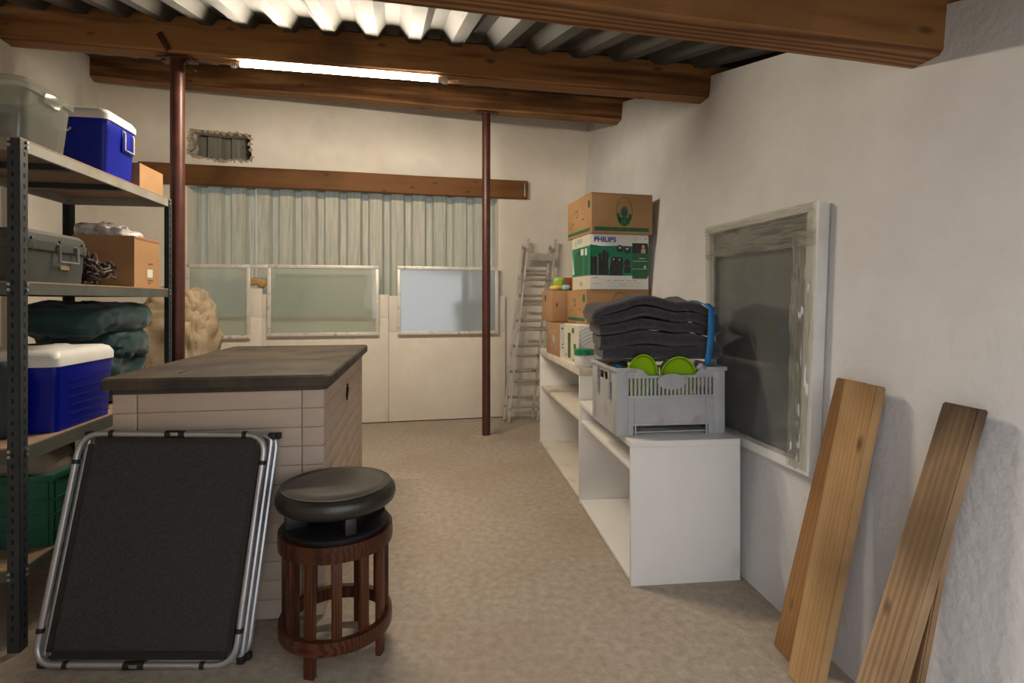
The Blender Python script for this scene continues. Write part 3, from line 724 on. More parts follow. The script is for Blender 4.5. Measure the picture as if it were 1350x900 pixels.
# front face: corner posts and centre boards
proto = None
for k in range(NR):
    zc = .003 + ph * (k + .5)
    for nm, xc, w in (('siding_board', -BW_ / 2, BW_ - 2 * pw - .006), ('corner_board', -pw / 2, pw), ('corner_board', -BW_ + pw / 2, pw)):
        b = plank(w, 'x'); yo = .008 if nm == 'siding_board' else .004
        b.done(nm, 'box_resin', sb, loc=(xc, yo, zc), ang=50)
    for nm, yc, w in (('side_board', .075, .125), ('door_board', .435, .57), ('door_board', 1.045, .57), ('side_board', 1.42, .155)):
        b = plank(w, 'y'); b.done(nm, 'box_resin', sb, loc=(-.006 if nm == 'side_board' else -.009, yc, zc), ang=50)
b = B(); b.box((0, .735, BH_ - .13), (.006, .055, .055), (R(45), 0, 0), .001); b.box((0, .735, BH_ - .13), (.008, .09, .008), (R(20), 0, 0)); b.box((0, .735, BH_ - .13), (.008, .09, .008), (R(75), 0, 0)); b.done('latch', 'slot_dark', sb, loc=(0, 0, 0))
ld = B(); ld.rbox([(BH_ + .001, -BW_ - .012, .012, -.012, BL_ + .01), (BH_ + .02, -BW_ - .014, .014, -.015, BL_ + .012), (BH_ + .022, -BW_ - .035, .035, -.035, BL_ + .03), (BH_ + .058, -BW_ - .035, .035, -.035, BL_ + .03), (BH_ + .066, -BW_ - .028, .028, -.028, BL_ + .024), (BH_ + .072, -BW_ * .5 - .2, -BW_ * .5 + .2, .3, BL_ - .3)], r=.03)
lid = ld.done('lid', 'box_lid', sb, ang=25)
b = B(); b.box((-BW_ * .74, BL_ * .52, BH_ + .0685), (.005, BL_ * .93, .004), None, .001); b.done('lid_seam', 'slot_dark', lid)
for xx in (-.11, -BW_ + .11):
    b = B(); b.box((xx, -.033, BH_ + .035), (.012, .008, .05), None, .002); b.done('lid_tab', 'box_lid', lid)

# ================================================================== folding cot leaning on the box
def corner_frame(pts, r_c, n=6):                              # rounded closed path through 4 corners
    out = []
    for i in range(4):
        a = pts[i - 1]; c = pts[i]; e = pts[(i + 1) % 4]; u = (a - c).normalized(); v = (e - c).normalized()
        p0 = c + u * r_c; p1 = c + v * r_c
        for k in range(n + 1):
            t = k / n; out.append(p0 * (1 - t) ** 2 + c * 2 * t * (1 - t) + p1 * t ** 2)
    return out
Yb = 1.92
def cp(x, y, Y): return P(x, y, Y)
tl, tr, br, bl = cp(108, 571, 2.06), cp(351, 573, 2.13), cp(309, 877, 1.94), cp(44, 876, 1.91)
ct = empty('folding_cot', Vector(((bl.x + br.x) / 2, Yb, 0)), 0, 'folded camp cot with black mesh panel and grey tube frame leaning on the storage box', 'cot')
O = ct.location.copy(); q4 = [p_ - O for p_ in (tl, tr, br, bl)]
n_ = (q4[1] - q4[0]).cross(q4[3] - q4[0]).normalized()
if n_.y < 0: n_ = -n_
b = B(); b.tube(corner_frame(q4, .075), .0115, 12, closed=True); fr = b.done('tube_frame', 'cot_tube', ct)
# fabric
def lerp2(u, v, pts): return pts[0] * (1 - u) * (1 - v) + pts[1] * u * (1 - v) + pts[2] * u * v + pts[3] * (1 - u) * v
def panel(u0, u1, v0, v1, off, th):
    b = B(); lo = [lerp2(u, v, q4) + n_ * off for u, v in ((u0, v0), (u1, v0), (u1, v1), (u0, v1))]; hi = [p_ + n_ * th for p_ in lo]
    b.hexa(lo + hi); return b
panel(.075, .945, .045, .945, .004, .008).done('mesh_panel', 'cot_fabric', ct, smooth=False)
for a in ((.045, .075, .05, .95), (.945, .975, .05, .95), (.075, .945, .02, .045), (.075, .945, .945, .98)):
    panel(a[0], a[1], a[2], a[3], .002, .012).done('hem', 'black_rubber', ct, smooth=False)
for u, v in ((.5, 0), (.5, 1)):
    c = lerp2(u, v, q4); d = (q4[1] - q4[0]).normalized(); b = B(); b.tube([c - d * .035, c + d * .035], .0145, 12); s_ = b.done('joint_sleeve', 'black_rubber', ct)
    b = B(); b.box(c - n_ * .0135, (.03, .004, .012), None, .001); b.done('joint_plate', 'bolt', s_)
for u, v, du in ((0, .86, 0), (1, .86, 0), (0, .13, 0), (1, .13, 0), (.16, 1, 1), (.84, 1, 1), (.16, 0, 1), (.88, 0, 1)):
    c = lerp2(u, v, q4); d = ((q4[1] - q4[0]) if du else (q4[3] - q4[0])).normalized(); b = B(); b.tube([c - d * .008, c + d * .008], .0135, 12); b.done('ring_band', 'black_rubber', ct)
for j, (off, sh_) in enumerate(((.024, .016), (.047, .030))):
    pts = [p_ + n_ * off + Vector((sh_, 0, -.006)) for p_ in q4]
    pts = [Vector((p_.x, p_.y, max(p_.z, .0125))) for p_ in pts]
    b = B(); b.tube(corner_frame(pts, .03 if j == 0 else .05), .0105, 10, closed=True); b.done('rear_frame', 'cot_tube', ct)
    for p_ in pts: b = B(); b.box(p_, (.028, .024, .025), None, .004); b.done('corner_cap', 'black_rubber', ct)

# ================================================================== stool
SX, SY = -.660, 2.055
st = empty('stool', (SX, SY, 0), R(-12), 'round dark wooden slatted stool with a black padded swivel seat', 'stool')
def ring(name, r0, r1, z0, z1, m):
    b = B(); b.lathe([(r0, z0), (r1, z0), (r1 + .002, (z0 + z1) / 2), (r1, z1), (r0, z1), (r0, z0)], 48); bmesh.ops.remove_doubles(b.bm, verts=b.bm.verts, dist=1e-5); return b.done(name, m, st)
ring('lower_ring', .178, .203, .090, .137, 'stool_wood'); ring('upper_ring', .176, .205, .405, .462, 'stool_wood')
leg_b = B(); leg_b.box((0, 0, 0), (.462, .038, .022), None, .003); leg = leg_b.done('leg', 'stool_wood', st)
sl_b = B(); sl_b.box((0, 0, 0), (.31, .036, .018), None, .003); sl = sl_b.done('slat', 'stool_wood', st)
fl_, fs_ = True, True
for k in range(12):
    a = R(k * 30); islg = k % 3 == 0; rr = .176 if islg else .181
    o = (leg if fl_ else copy_mesh(leg, st)) if islg else (sl if fs_ else copy_mesh(sl, st))
    if islg: fl_ = False
    else: fs_ = False
    zc = .231 if islg else .270
    o.matrix_local = Matrix.Translation((rr * math.cos(a), rr * math.sin(a), zc)) @ Matrix.Rotation(a, 4, 'Z') @ Matrix.Rotation(R(-90), 4, 'Y')
b = B(); b.lathe([(0, .455), (.175, .455), (.190, .463), (.192, .478), (.180, .486), (0, .486)], 48); b.done('turntable_board', 'stool_black', st)
for k in range(4):
    a = R(45 + 90 * k); b = B(); b.box((.145 * math.cos(a), .145 * math.sin(a), .513), (.075, .04, .058), (0, 0, a), .004); b.done('seat_block', 'stool_black', st)
b = B(); b.lathe([(0, .540), (.165, .540), (.196, .546), (.213, .560), (.218, .580), (.214, .600), (.200, .616), (.192, .619), (.19, .6175), (.15, .624), (0, .628)], 64); seat = b.done('seat_cushion', 'leather', st, ang=60)
b = B(); b.tube([(.197 * math.cos(2 * math.pi * k / 48), .197 * math.sin(2 * math.pi * k / 48), .617) for k in range(48)], .0028, 6, closed=True); b.done('piping', 'leather', seat)

# ================================================================== white cabinets
def cabinet(O, a, L, Wd, Ht, t, tt, shelf, label, m='melamine', mt='melamine'):
    rt = empty('open_cabinet', O, a, label, 'cabinet')
    def pc(nm, p_, q_, mm_): b = B(); b.mm(p_, q_, .0015); return b.done(nm, mm_, rt)
    bt = .028
    pc('side_panel', (0, 0, .0), (Wd, t, Ht - tt), m); pc('side_panel', (0, L - t, 0), (Wd, L, Ht - tt), m)
    pc('top_panel', (0, 0, Ht - tt), (Wd, L, Ht), mt); pc('bottom_panel', (.004, t, .008), (Wd - .012, L - t, bt), mt)
    pc('plinth_edge', (.012, t, 0), (.03, L - t, .008), 'mel_edge_dark')
    pc('shelf_board', (.012, t, shelf - t), (Wd - .012, L - t, shelf), mt); pc('back_panel', (Wd - .012, t, .028), (Wd - .004, L - t, Ht - tt), m)
    return rt
LO = onz(832, 773); LA = R(6.3); cabinet(LO, LA, 1.035, .525, .660, .020, .030, .535, 'low white open cabinet nearest the viewer, carrying the grey crate')
TO = onz(765, 662.7) + Vector((-.003, .012, 0)); TA = R(7.2); cabinet(TO, TA, 1.47, .50, .872, .022, .055, .535, 'taller white open cabinet by the back, stacked with cartons', 'melamine', 'melamine_worn')

# ================================================================== cartons on the tall cabinet
ZT = .8725
def face_poly(rt, name, m, face, polys, wx, wy, th=.0008):
    """flat print: polys in (u, z); face 'n' = near (u along x), 'l' = left side (u along y from near corner)"""
    b = B()
    for poly in polys:
        if face == 'n': M = Matrix(((1, 0, 0, 0), (0, 0, -1, 0), (0, 1, 0, 0), (0, 0, 0, 1)))
        else: M = Matrix(((0, 0, -1, 0), (1, 0, 0, 0), (0, 1, 0, 0), (0, 0, 0, 1)))
        b.prism(poly, M, th)
    o = b.done(name, m, rt, smooth=False)
    if len(polys) > 1: o['kind'] = 'stuff'
    return o
def rect(u0, u1, z0, z1): return [(u0, z0), (u1, z0), (u1, z1), (u0, z1)]
def ell(u, z, a, c, n=20): return [(u + a * math.cos(2 * math.pi * k / n), z + c * math.sin(2 * math.pi * k / n)) for k in range(n)]
def arc(u, z, a, c, t0_, t1_, w, n=14):
    o_ = [(u + a * math.cos(R(t0_ + (t1_ - t0_) * k / n)), z + c * math.sin(R(t0_ + (t1_ - t0_) * k / n))) for k in range(n + 1)]
    i_ = [(u + (a - w) * math.cos(R(t0_ + (t1_ - t0_) * k / n)), z + (c - w) * math.sin(R(t0_ + (t1_ - t0_) * k / n))) for k in range(n + 1)]
    return o_ + i_[::-1]
BRO = R(13)
# bottom layer
c1 = carton('carton', onz(762, 479.5, ZT), R(10), .36, .36, .262, 'white_card', 'white carton with thin curved lines at the bottom of the carton stack')
face_poly(c1, 'printed_lines', 'print_violet', 'n', [arc(.13, .06 + k * .035, .12, .10 - k * .012, 20, 200, .003) for k in range(5)], .36, .36)
face_poly(c1, 'side_print', 'cream_card', 'l', [rect(.005, .355, .004, .258)], .36, .36, .0004)
face_poly(c1, 'side_marks', 'print_green', 'l', [rect(.18, .25, .02, .20), rect(.05, .10, .09, .13), ell(.12, .22, .03, .02)], .36, .36, .0010)
face_poly(c1, 'side_marks', 'print_dark', 'l', [rect(.18, .25, .16, .20), rect(.10, .12, .005, .02), rect(.28, .32, .03, .04)], .36, .36, .0014)
c2 = carton('carton', onz(738, 471, ZT) , R(9), .30, .46, .258, 'cardboard_b', 'brown carton at the bottom far corner of the carton stack, beside the ladder')
face_poly(c2, 'end_print', 'white_card', 'n', [rect(.002, .055, .002, .255)], .3, .46)
face_poly(c2, 'end_dots', 'print_violet', 'n', [ell(.02, .22, .009, .009), ell(.02, .10, .006, .006), ell(.035, .10, .006, .006), ell(.02, .075, .006, .006), ell(.035, .07, .006, .006)], .3, .46, .0014)
face_poly(c2, 'side_print', 'print_grey', 'l', [ell(.2, .13, .05, .035), rect(.1, .12, .05, .07), rect(.3, .33, .16, .19), rect(.14, .17, .18, .2), rect(.27, .29, .06, .09)], .3, .46)
# middle layer
ZM = ZT + .2635
c3 = carton('carton', P(729, 0, 4.39) * 1, R(9), .30, .40, .252, 'cardboard_b', 'small brown carton beside the ladder with a gaudy packet on it'); c3.location = ((728 - CX) * 4.39 / F, 4.39, ZM)
face_poly(c3, 'side_mark', 'print_dark', 'l', [[(.25, .16), (.28, .18), (.28, .215), (.22, .215), (.22, .18)]], .3, .4)
face_poly(c3, 'end_mark', 'print_brown', 'n', [rect(.03, .045, .12, .15)], .3, .4)
c4 = carton('carton', ((773 - CX) * 3.90 / F, 3.90, ZM), BRO, .49, .42, .248, 'cardboard', 'wide brown carton with a green band under the white loudspeaker carton')
def green_print(c, wx, wy, h, emblem=True):
    face_poly(c, 'green_band', 'print_green', 'n', [rect(.02, wx - .03, .018, .046)], wx, wy)
    face_poly(c, 'green_band', 'print_green', 'l', [rect(.03, wy - .02, .018, .042)], wx, wy)
    u = wx * .53
    face_poly(c, 'emblem', 'print_green', 'n', [arc(u, h * .56, .063, h * .37, -90, 270, .004, 28), arc(u, h * .56, .060, h * .36, 190, 350, .024), ell(u, h * .55, .028, .04), rect(u - .045, u + .045, h * .3, h * .42)], wx, wy)
    face_poly(c, 'side_emblem', 'print_green', 'l', [arc(wy * .6, h * .62, .03, .03, 0, 300, .008), ell(.05, h * .75, .025, .03), rect(wy * .3, wy * .36, h * .4, h * .44), rect(wy * .75, wy * .78, h * .35, h * .42), rect(wy * .85, wy * .88, h * .28, h * .33)], wx, wy)
green_print(c4, .49, .42, .248)
# loudspeaker carton
ZP = ZM + .2495
PW, PD, PH = .455, .38, .398
c5 = carton('loudspeaker_carton', ((778 - CX) * 3.9 / F, 3.9, ZP), BRO, PW, PD, PH, 'white_card', 'white and green loudspeaker carton with blue lettering, second from the top')
face_poly(c5, 'green_field', 'print_green_b', 'n', [[(0, .10), (PW, .10), (PW, .315), (.20, .315), (.08, .312), (0, .322)]], PW, PD, .0004)
face_poly(c5, 'speaker_picture', 'print_dark', 'n', [rect(.004, .026, .105, .235), rect(.028, .055, .105, .235), rect(.062, .14, .105, .22), rect(.062, .085, .22, .26), rect(.09, .12, .22, .28), rect(.122, .142, .22, .272),
    [(.155, .165), (.165, .235), (.25, .232), (.255, .165)], rect(.15, .25, .10, .165), ell(.285, .19, .024, .03), rect(.262, .312, .12, .165), ell(.228, .295, .028, .027), ell(.285, .288, .028, .028)], PW, PD, .0008)
face_poly(c5, 'picture_detail', 'print_grey', 'n', [rect(.056, .059, .11, .24), ell(.18, .218, .007, .007), ell(.225, .215, .007, .007), ell(.228, .302, .012, .009), ell(.285, .295, .012, .009), rect(.143, .146, .15, .225)], PW, PD, .0012)
face_poly(c5, 'inset_picture', 'print_dark', 'n', [rect(.325, .448, .262, .338)], PW, PD, .0008)
face_poly(c5, 'inset_figure', 'print_skin', 'n', [ell(.412, .312, .013, .015), rect(.395, .43, .266, .296)], PW, PD, .0012)
face_poly(c5, 'inset_panel', 'print_green', 'n', [rect(.325, .448, .085, .258)], PW, PD, .0008)
face_poly(c5, 'inset_lines', 'print_pale', 'n', [rect(.328, .445, .205, .208), rect(.328, .445, .148, .151), ell(.425, .165, .008, .012), rect(.38, .43, .225, .229)], PW, PD, .0012)
face_poly(c5, 'inset_bar', 'print_dark', 'n', [rect(.325, .44, .078, .084)], PW, PD, .0008)
face_poly(c5, 'small_print', 'print_grey', 'n', [rect(.02, .06, .082, .087)] + [rect(.13 + k * .05, .13 + k * .05 + .03 + .012 * (k % 2), .062, .067) for k in range(5)] + [rect(.13, .40, .045, .047), rect(.22, .28, .033, .037), rect(.13, .38, .022, .024), rect(.02, .08, .04, .043)], PW, PD)
face_poly(c5, 'corner_symbol', 'print_grey', 'n', [arc(.35, .368, .011, .016, -90, 270, .003, 16), rect(.425, .44, .366, .374)], PW, PD)
face_poly(c5, 'side_field', 'cream_card', 'l', [rect(0.001, PD, .002, PH - .002)], PW, PD, .0003)
face_poly(c5, 'side_green', 'print_green_b', 'l', [rect(0.001, PD, .10, .315)], PW, PD, .0007)
face_poly(c5, 'side_picture', 'print_green', 'l', [rect(.04, .12, .11, .25), rect(.16, .32, .11, .28), ell(.22, .28, .05, .03)], PW, PD, .0011)
face_poly(c5, 'side_panel_print', 'print_pale', 'l', [rect(.06, .10, .25, .30), rect(.13, .19, .255, .30), [(.33, .12), (.375, .12), (.375, .27)]], PW, PD, .0015)
face_poly(c5, 'side_label', 'print_grey', 'l', [rect(.16, .27, .345, .38), rect(.29, .32, .33, .375), rect(.15, .22, .03, .06), rect(.27, .29, .065, .075)], PW, PD, .0007)
fc = D.curves.new('lettering', 'FONT'); fc.body = 'PHILIPS'; fc.size = .048; fc.offset = .0016; fc.extrude = .0004
tmp = D.objects.new('tmp', fc); COL.objects.link(tmp); bpy.context.view_layer.update()
me = D.meshes.new_from_object(tmp.evaluated_get(bpy.context.evaluated_depsgraph_get())); D.objects.remove(tmp)
xs = [v.co.x for v in me.vertices]; w_ = max(xs) - min(xs); x_0 = min(xs)
for v in me.vertices: v.co = Vector(((v.co.x - x_0) / w_ * .170, v.co.y, v.co.z))
me.materials.clear(); me.materials.append(MATS['print_blue'])
tx = D.objects.new('lettering', me); link(tx, c5); tx.location = (.030, -.0007, .343); tx.rotation_euler = (R(90), 0, 0)
# top carton
ZQ = ZP + PH + .0015
c6 = carton('carton', ((780 - CX) * 3.87 / F, 3.87, ZQ), R(14), .475, .50, .285, 'cardboard', 'large brown carton with a green emblem at the very top of the stack')
green_print(c6, .475, .50, .285)
b = B(); b.hexa([(0, .002, .2855), (.475, .002, .2855), (.47, .25, .2855), (.005, .25, .2855), (0, .002, .289), (.475, .002, .289), (.47, .25, .300), (.005, .25, .292)]); b.done('flap', 'cardboard', c6, smooth=False)
# packet on the small carton
pk = empty('snack_packet', ((739 - CX) * 4.42 / F, 4.42, ZM + .2525), R(9), 'small green, yellow and blue packet on the small brown carton', 'packet')
lump('yellow_wrapper', (.0, .05, .022), (.08, .06, .022), 'packet_yellow', pk, e=.8, amp=.012, sc=16, seed=1, nu=24, nv=14, flat=-.0215)
lump('green_wrapper', (.0, .06, .065), (.05, .05, .042), 'packet_green', pk, e=.8, amp=.02, sc=16, seed=2, nu=24, nv=14)
lump('blue_wrapper', (.05, .01, .022), (.04, .04, .022), 'packet_blue', pk, e=.8, amp=.012, sc=16, seed=3, nu=24, nv=14, flat=-.0215)
b = B(); b.box((0, 0, .055), (.10, .07, .11), None, .006); o = b.done('small_carton', 'packet_orange', loc=((748 - CX) * 4.62 / F, 4.62, ZM + .2525), rot=(0, 0, R(9))); tag(o, 'little orange brown carton behind the gaudy packet', 'box')

# ================================================================== grey crate with contents on the low cabinet
CO = onz(812.5, 575, .6605); CA = R(7.0); cw, cd, ch = .545, .42, .315
cr = empty('vented_crate', CO, CA, 'light grey vented plastic crate on the low white cabinet', 'crate')
t = .010
b = B(); b.mm((.012, .012, .010), (cw - .012, cd - .012, .016)); b.done('crate_floor', 'crate_grey', cr, smooth=False)
def cside(name, L, near):
    b = B(); top = ch
    b.mm((0, 0, 0), (.055, t, ch), .003); b.mm((L - .055, 0, 0), (L, t, ch), .003)          # corner posts
    b.mm((.055, .002, .055), (L - .055, t - .002, .175))                                     # solid middle
    b.mm((.055, 0, .170), (L - .055, t, .190), .002); b.mm((.055, 0, .272), (L - .055, t, .285), .002)
    b.mm((.055, 0, .045), (L - .055, t, .058), .002)
    b.hexa([(.055, 0, .285), (.155, 0, .285), (.155, t, .285), (.055, t, .285), (.055, 0, ch), (.125, 0, ch), (.125, t, ch), (.055, t, ch)])
    b.hexa([(L - .155, 0, .285), (L - .055, 0, .285), (L - .055, t, .285), (L - .155, t, .285), (L - .125, 0, ch), (L - .055, 0, ch), (L - .055, t, ch), (L - .125, t, ch)])
    n = int((L - .11) / .0195)
    for k in range(n + 1):
        x = .055 + (L - .11) * k / n; b.mm((x - .0055, .001, .188), (x + .0055, t - .001, .274))
    for x0_ in (.055, L - .085): b.mm((x0_, .0, .0), (x0_ + .03, t, .045), .002)
    for x0_ in (.06, .09, L - .10): b.mm((x0_, -.003, .0), (x0_ + .008, .002, .175))
    return b
cside('crate_side', cw, True).done('front_side', 'crate_grey', cr)
o = cside('crate_side', cw, False).done('rear_side', 'crate_grey', cr); o.location = (0, cd - t, 0)
b = B(); b.prism(ell(cw / 2, .255, .072, .038, 24), Matrix(((1, 0, 0, 0), (0, 0, -1, -.001), (0, 1, 0, 0), (0, 0, 0, 1))), .006); b.done('badge', 'crate_grey', cr)
for nm, x in (('left_side', 0), ('right_side', cw - t)):
    b = B(); b.mm((x, t, 0), (x + t, .055, ch), .003); b.mm((x, cd - .055, 0), (x + t, cd - t, ch), .003)
    b.mm((x + .003, .055, .02), (x + t - .002, cd - .055, .245)); b.mm((x, .055, .285), (x + t, cd - .055, ch), .002); b.mm((x, .055, .245), (x + t, .13, .285)); b.mm((x, cd - .13, .245), (x + t, cd - .055, .285))
    b.mm((x, .055, 0), (x + t, cd - .055, .02))
    b.done(nm, 'crate_grey', cr)
rimb = B()
for a, c in (((-.008, -.008, ch - .012), (.10, .004, ch + .008)), ((cw - .10, -.008, ch - .012), (cw + .008, .004, ch + .008)), ((-.008, .004, ch - .012), (.006, cd + .006, ch + .008)), ((cw - .006, .004, ch - .012), (cw + .008, cd + .006, ch + .008)), ((.006, cd - .006, ch - .012), (cw - .006, cd + .006, ch + .008))): rimb.mm(a, c, .003)
for yy in (.10, .30): rimb.mm((-.010, yy - .008, .16), (.0, yy + .008, ch - .012), .002)
rimb.done('crate_rim', 'crate_grey', cr)
def cloc(x, y, z): return Matrix.Translation(CO) @ Matrix.Rotation(CA, 4, 'Z') @ Vector((x, y, z))
# contents
lump('cloth_pile', cloc(cw / 2, cd / 2 + .03, 0.112), (.22, .145, .070), 'packet_blue', e=.5, amp=.02, sc=10, seed=3, nu=40, nv=24, crease=.01); o = D.objects['cloth_pile']; tag(o, 'blue and white cloth filling the grey vented crate', 'cloth')
o.data.materials[0] = mat('pile_cloth', (.08, .22, .32), (.45, .58, .55), rough=.9, scale=16)
def scoop(loc, rz_, s, label, tilt):
    b = B(); n = 18
    def f(u, v, th=0.0):
        a = math.pi * u; q = (v - .5) * math.pi * .98
        return Vector((math.cos(a) * math.cos(q) * (.085 - th), math.sin(q) * (.075 - th), math.sin(a) * math.cos(q) * (.072 - th)))
    b.grid(lambda u, v: f(u, v), n, 14); b.grid(lambda u, v: f(u, v, .004), n, 14)
    o = b.done('green_scoop', 'green_plastic', None, loc=loc, rot=(R(tilt), R(0), rz_), ang=70); o.scale = (s, s, s)
    m = o.modifiers.new('solid', 'SOLIDIFY'); m.thickness = .002
    return tag(o, label, 'plastic toy')
def dome(loc, rz_, rad, label, tilt, rim=True):
    rt = empty('plastic_scoop', loc, rz_, label, 'scoop'); rt.rotation_euler = (R(tilt), 0, rz_)
    b = B(); n = 24; ax, ay, az = rad
    def f(u, v, th): a = 2 * math.pi * u; q = math.pi / 2 * v; return Vector(((ax - th) * math.cos(a) * math.cos(q), (ay - th) * math.sin(a) * math.cos(q), (az - th) * math.sin(q)))
    b.grid(lambda u, v: f(u, v, 0), n, 10, True); b.grid(lambda u, v: f(u, v, .004), n, 10, True)
    bmesh.ops.remove_doubles(b.bm, verts=b.bm.verts, dist=.0005); b.done('shell', 'green_plastic', rt, ang=60)
    b = B(); b.tube([((ax + .002) * math.cos(2 * math.pi * k / 30), (ay + .002) * math.sin(2 * math.pi * k / 30), 0) for k in range(30)], .004, 6, closed=True); b.done('rim', 'green_plastic', rt)
    b = B(); b.tube([(ax * 1.005 * math.cos(R(q)), 0, az * 1.005 * math.sin(R(q))) for q in range(0, 181, 12)], .003, 6); b.done('seam', 'green_plastic', rt)
    return rt
dome(cloc(.140, .042, .272), CA + R(12), (.086, .108, .034), 'bright green plastic scoop on the left side of the grey crate', -82)
dome(cloc(.328, .046, .264), CA + R(-10), (.084, .104, .034), 'bright green plastic scoop on the right side of the grey crate', -80)
lump('brown_cloth', cloc(.095, .275, .272), (.065, .11, .050), 'brown_cloth', e=.7, amp=.025, sc=16, seed=8, crease=.015, nu=36, nv=20); tag(D.objects['brown_cloth'], 'brown cloth stuffed in the left corner of the grey crate', 'cloth')
lump('blue_bag', cloc(.045, .105, .28), (.026, .035, .05), 'blue_cloth', e=.7, amp=.015, sc=16, seed=9, nu=24, nv=14); tag(D.objects['blue_bag'], 'small blue bag beside the green scoop in the crate', 'bag')
lump('white_rag', cloc(.475, .075, .268), (.045, .045, .055), 'white_cloth', e=.75, amp=.03, sc=30, seed=10, crease=.02, nu=30, nv=18); tag(D.objects['white_rag'], 'crumpled white rag in the right corner of the grey crate', 'cloth')
q = P(784, 478, 3.16)
tb = empty('plastic_tub', (.475, 3.60, ZT + .0005), 0, 'small pale tub with a green lid behind the grey crate', 'tub')
b = B(); b.lathe([(0, 0), (.055, 0), (.060, .01), (.062, .075), (0, .075)], 24); b.done('tub_body', 'white_card', tb)
b = B(); b.lathe([(0, .075), (.066, .075), (.066, .108), (.060, .112), (0, .112)], 24); b.done('tub_lid', 'print_green_b', tb)

# ================================================================== folded blankets and strap
def blanket(name, cx, cy, z0, Lx, Ly, layers, th, seed, label, rz_, base=None):
    """serpentine fold: cross-section in local xz, swept along y"""
    path = []; h = th
    for k in range(layers):
        zz = h * (k + .5); ex = .012 * math.sin(k * 2.1 + seed)
        xs_ = [(-Lx / 2 + ex) + (Lx - .02) * q / 14 for q in range(15)]
        if k % 2: xs_ = xs_[::-1]
        path += [(x, zz) for x in xs_]
        if k < layers - 1:
            xe = xs_[-1]; sgn = 1 if k % 2 == 0 else -1
            path += [(xe + sgn * h * .5 * math.sin(R(a)), zz + h * .5 - h * .5 * math.cos(R(a))) for a in (45, 90, 135)]
    ny = 26; b = B(); hw = th * .46; rows = []
    for j in range(ny):
        v = j / (ny - 1); y = -Ly / 2 + Ly * v; edge = math.sqrt(max(0.0, 1 - (1 - min(1, min(v, 1 - v) / .11)) ** 2)); row_o = []; row_i = []
        for i, (x, zz) in enumerate(path):
            a = path[max(0, i - 1)]; c = path[min(len(path) - 1, i + 1)]; tx_ = Vector((c[0] - a[0], c[1] - a[1])).normalized(); nx = Vector((-tx_.y, tx_.x))
            wob = .022 * noise.noise(Vector((x * 6 + seed, y * 4, zz * 2))) - .11 * max(0, x / Lx - .22) ** 2 * 3; sag = -.016 * (1 - abs(2 * v - 1)) * 0
            yy = y + .03 * noise.noise(Vector((x * 5, zz * 25 + seed, 3))) * (1 if v in (0, 1) else .6)
            hh = hw * (.25 + .75 * edge)
            zc = zz + wob * (zz / (layers * h)) * 1.6 + .03 * (zz / (layers * h)) * math.sin((x / Lx + .5) * math.pi) * .6 - .05 * (x / Lx) ** 2 * (zz / (layers * h))
            if base: zc += base(cx + max(-.24, min(.22, x)), cy + max(-.11, min(.11, yy))) - z0
            row_o.append(b.bm.verts.new((x + nx.x * hh, yy, zc + nx.y * hh))); row_i.append(b.bm.verts.new((x - nx.x * hh, yy, (max(.002, zc - nx.y * hh) if base is None else zc - nx.y * hh))))
        rows.append(row_o + row_i[::-1])
    m = len(rows[0])
    for A, C in zip(rows, rows[1:]):
        for k in range(m): b.bm.faces.new((A[k], A[(k + 1) % m], C[(k + 1) % m], C[k]))
    half = m // 2
    for row in (rows[0], rows[-1]):
        for k in range(half - 1): b.bm.faces.new((row[k], row[k + 1], row[m - 2 - k], row[m - 1 - k]))
    o = b.done(name, 'wool', None, ang=50, loc=(cx, cy, z0), rot=(0, 0, rz_)); return tag(o, label, 'blanket', 'folded grey blankets on the crate')
BZ = .6605 + ch + .010
lob = blanket('folded_blanket', .715, 2.830, BZ + .028, .555, .31, 2, .066, 1.0, 'lower of the two folded dark grey wool blankets on the crate', R(-1))
bpy.context.view_layer.update()
def lower_top(X, Y):
    Mi = lob.matrix_world.inverted(); h_ = lob.ray_cast(Mi @ Vector((X, Y, 2)), (0, 0, -1))
    return (lob.matrix_world @ h_[1]).z if h_[0] else BZ + .16
upb = blanket('folded_blanket', .728, 2.830, BZ + .167, .585, .30, 3, .051, 4.0, 'upper of the two folded dark grey wool blankets on the crate', R(2), lower_top)
from mathutils.bvhtree import BVHTree
def bvh(o):
    bpy.context.view_layer.update(); M = o.matrix_world
    return BVHTree.FromPolygons([M @ v.co for v in o.data.vertices], [tuple(p_.vertices) for p_ in o.data.polygons])
upb.location.z -= .004; t_lo = bvh(lob)
for _ in range(20):                                            # let the upper blanket come to rest on the lower one
    if not bvh(upb).overlap(t_lo): break
    upb.location.z += .0025
# strap
bpy.context.view_layer.update()
BLK = [o for o in D.objects if o.name.startswith('folded_blanket')]
def cast(p_, d_):
    best = None
    for o in BLK:
        Mi = o.matrix_world.inverted(); h_ = o.ray_cast(Mi @ Vector(p_), (Mi.to_3x3() @ Vector(d_)).normalized())
        if h_[0]:
            q_ = o.matrix_world @ h_[1]
            if best is None or (q_ - Vector(p_)).length < (best - Vector(p_)).length: best = q_
    return best
sp = []
for Y in (2.92, 2.87, 2.82, 2.77, 2.73, 2.70):
    hs = [q_.z for q_ in (cast((.960 + dx, Y + dy, 2), (0, 0, -1)) for dx in (-.02, -.01, 0, .01, .02) for dy in (-.03, -.015, 0, .015, .03)) if q_]
    if hs: sp.append(Vector((.960, Y, max(hs) + .005)))
fy = min([q_.y for q_ in (cast((.96 + dx, 2.0, 1.02 + .008 * k), (0, 1, 0)) for k in range(42) for dx in (-.03, -.015, 0, .015, .03)) if q_] + [2.68]) + .001
zt_ = sp[-1].z
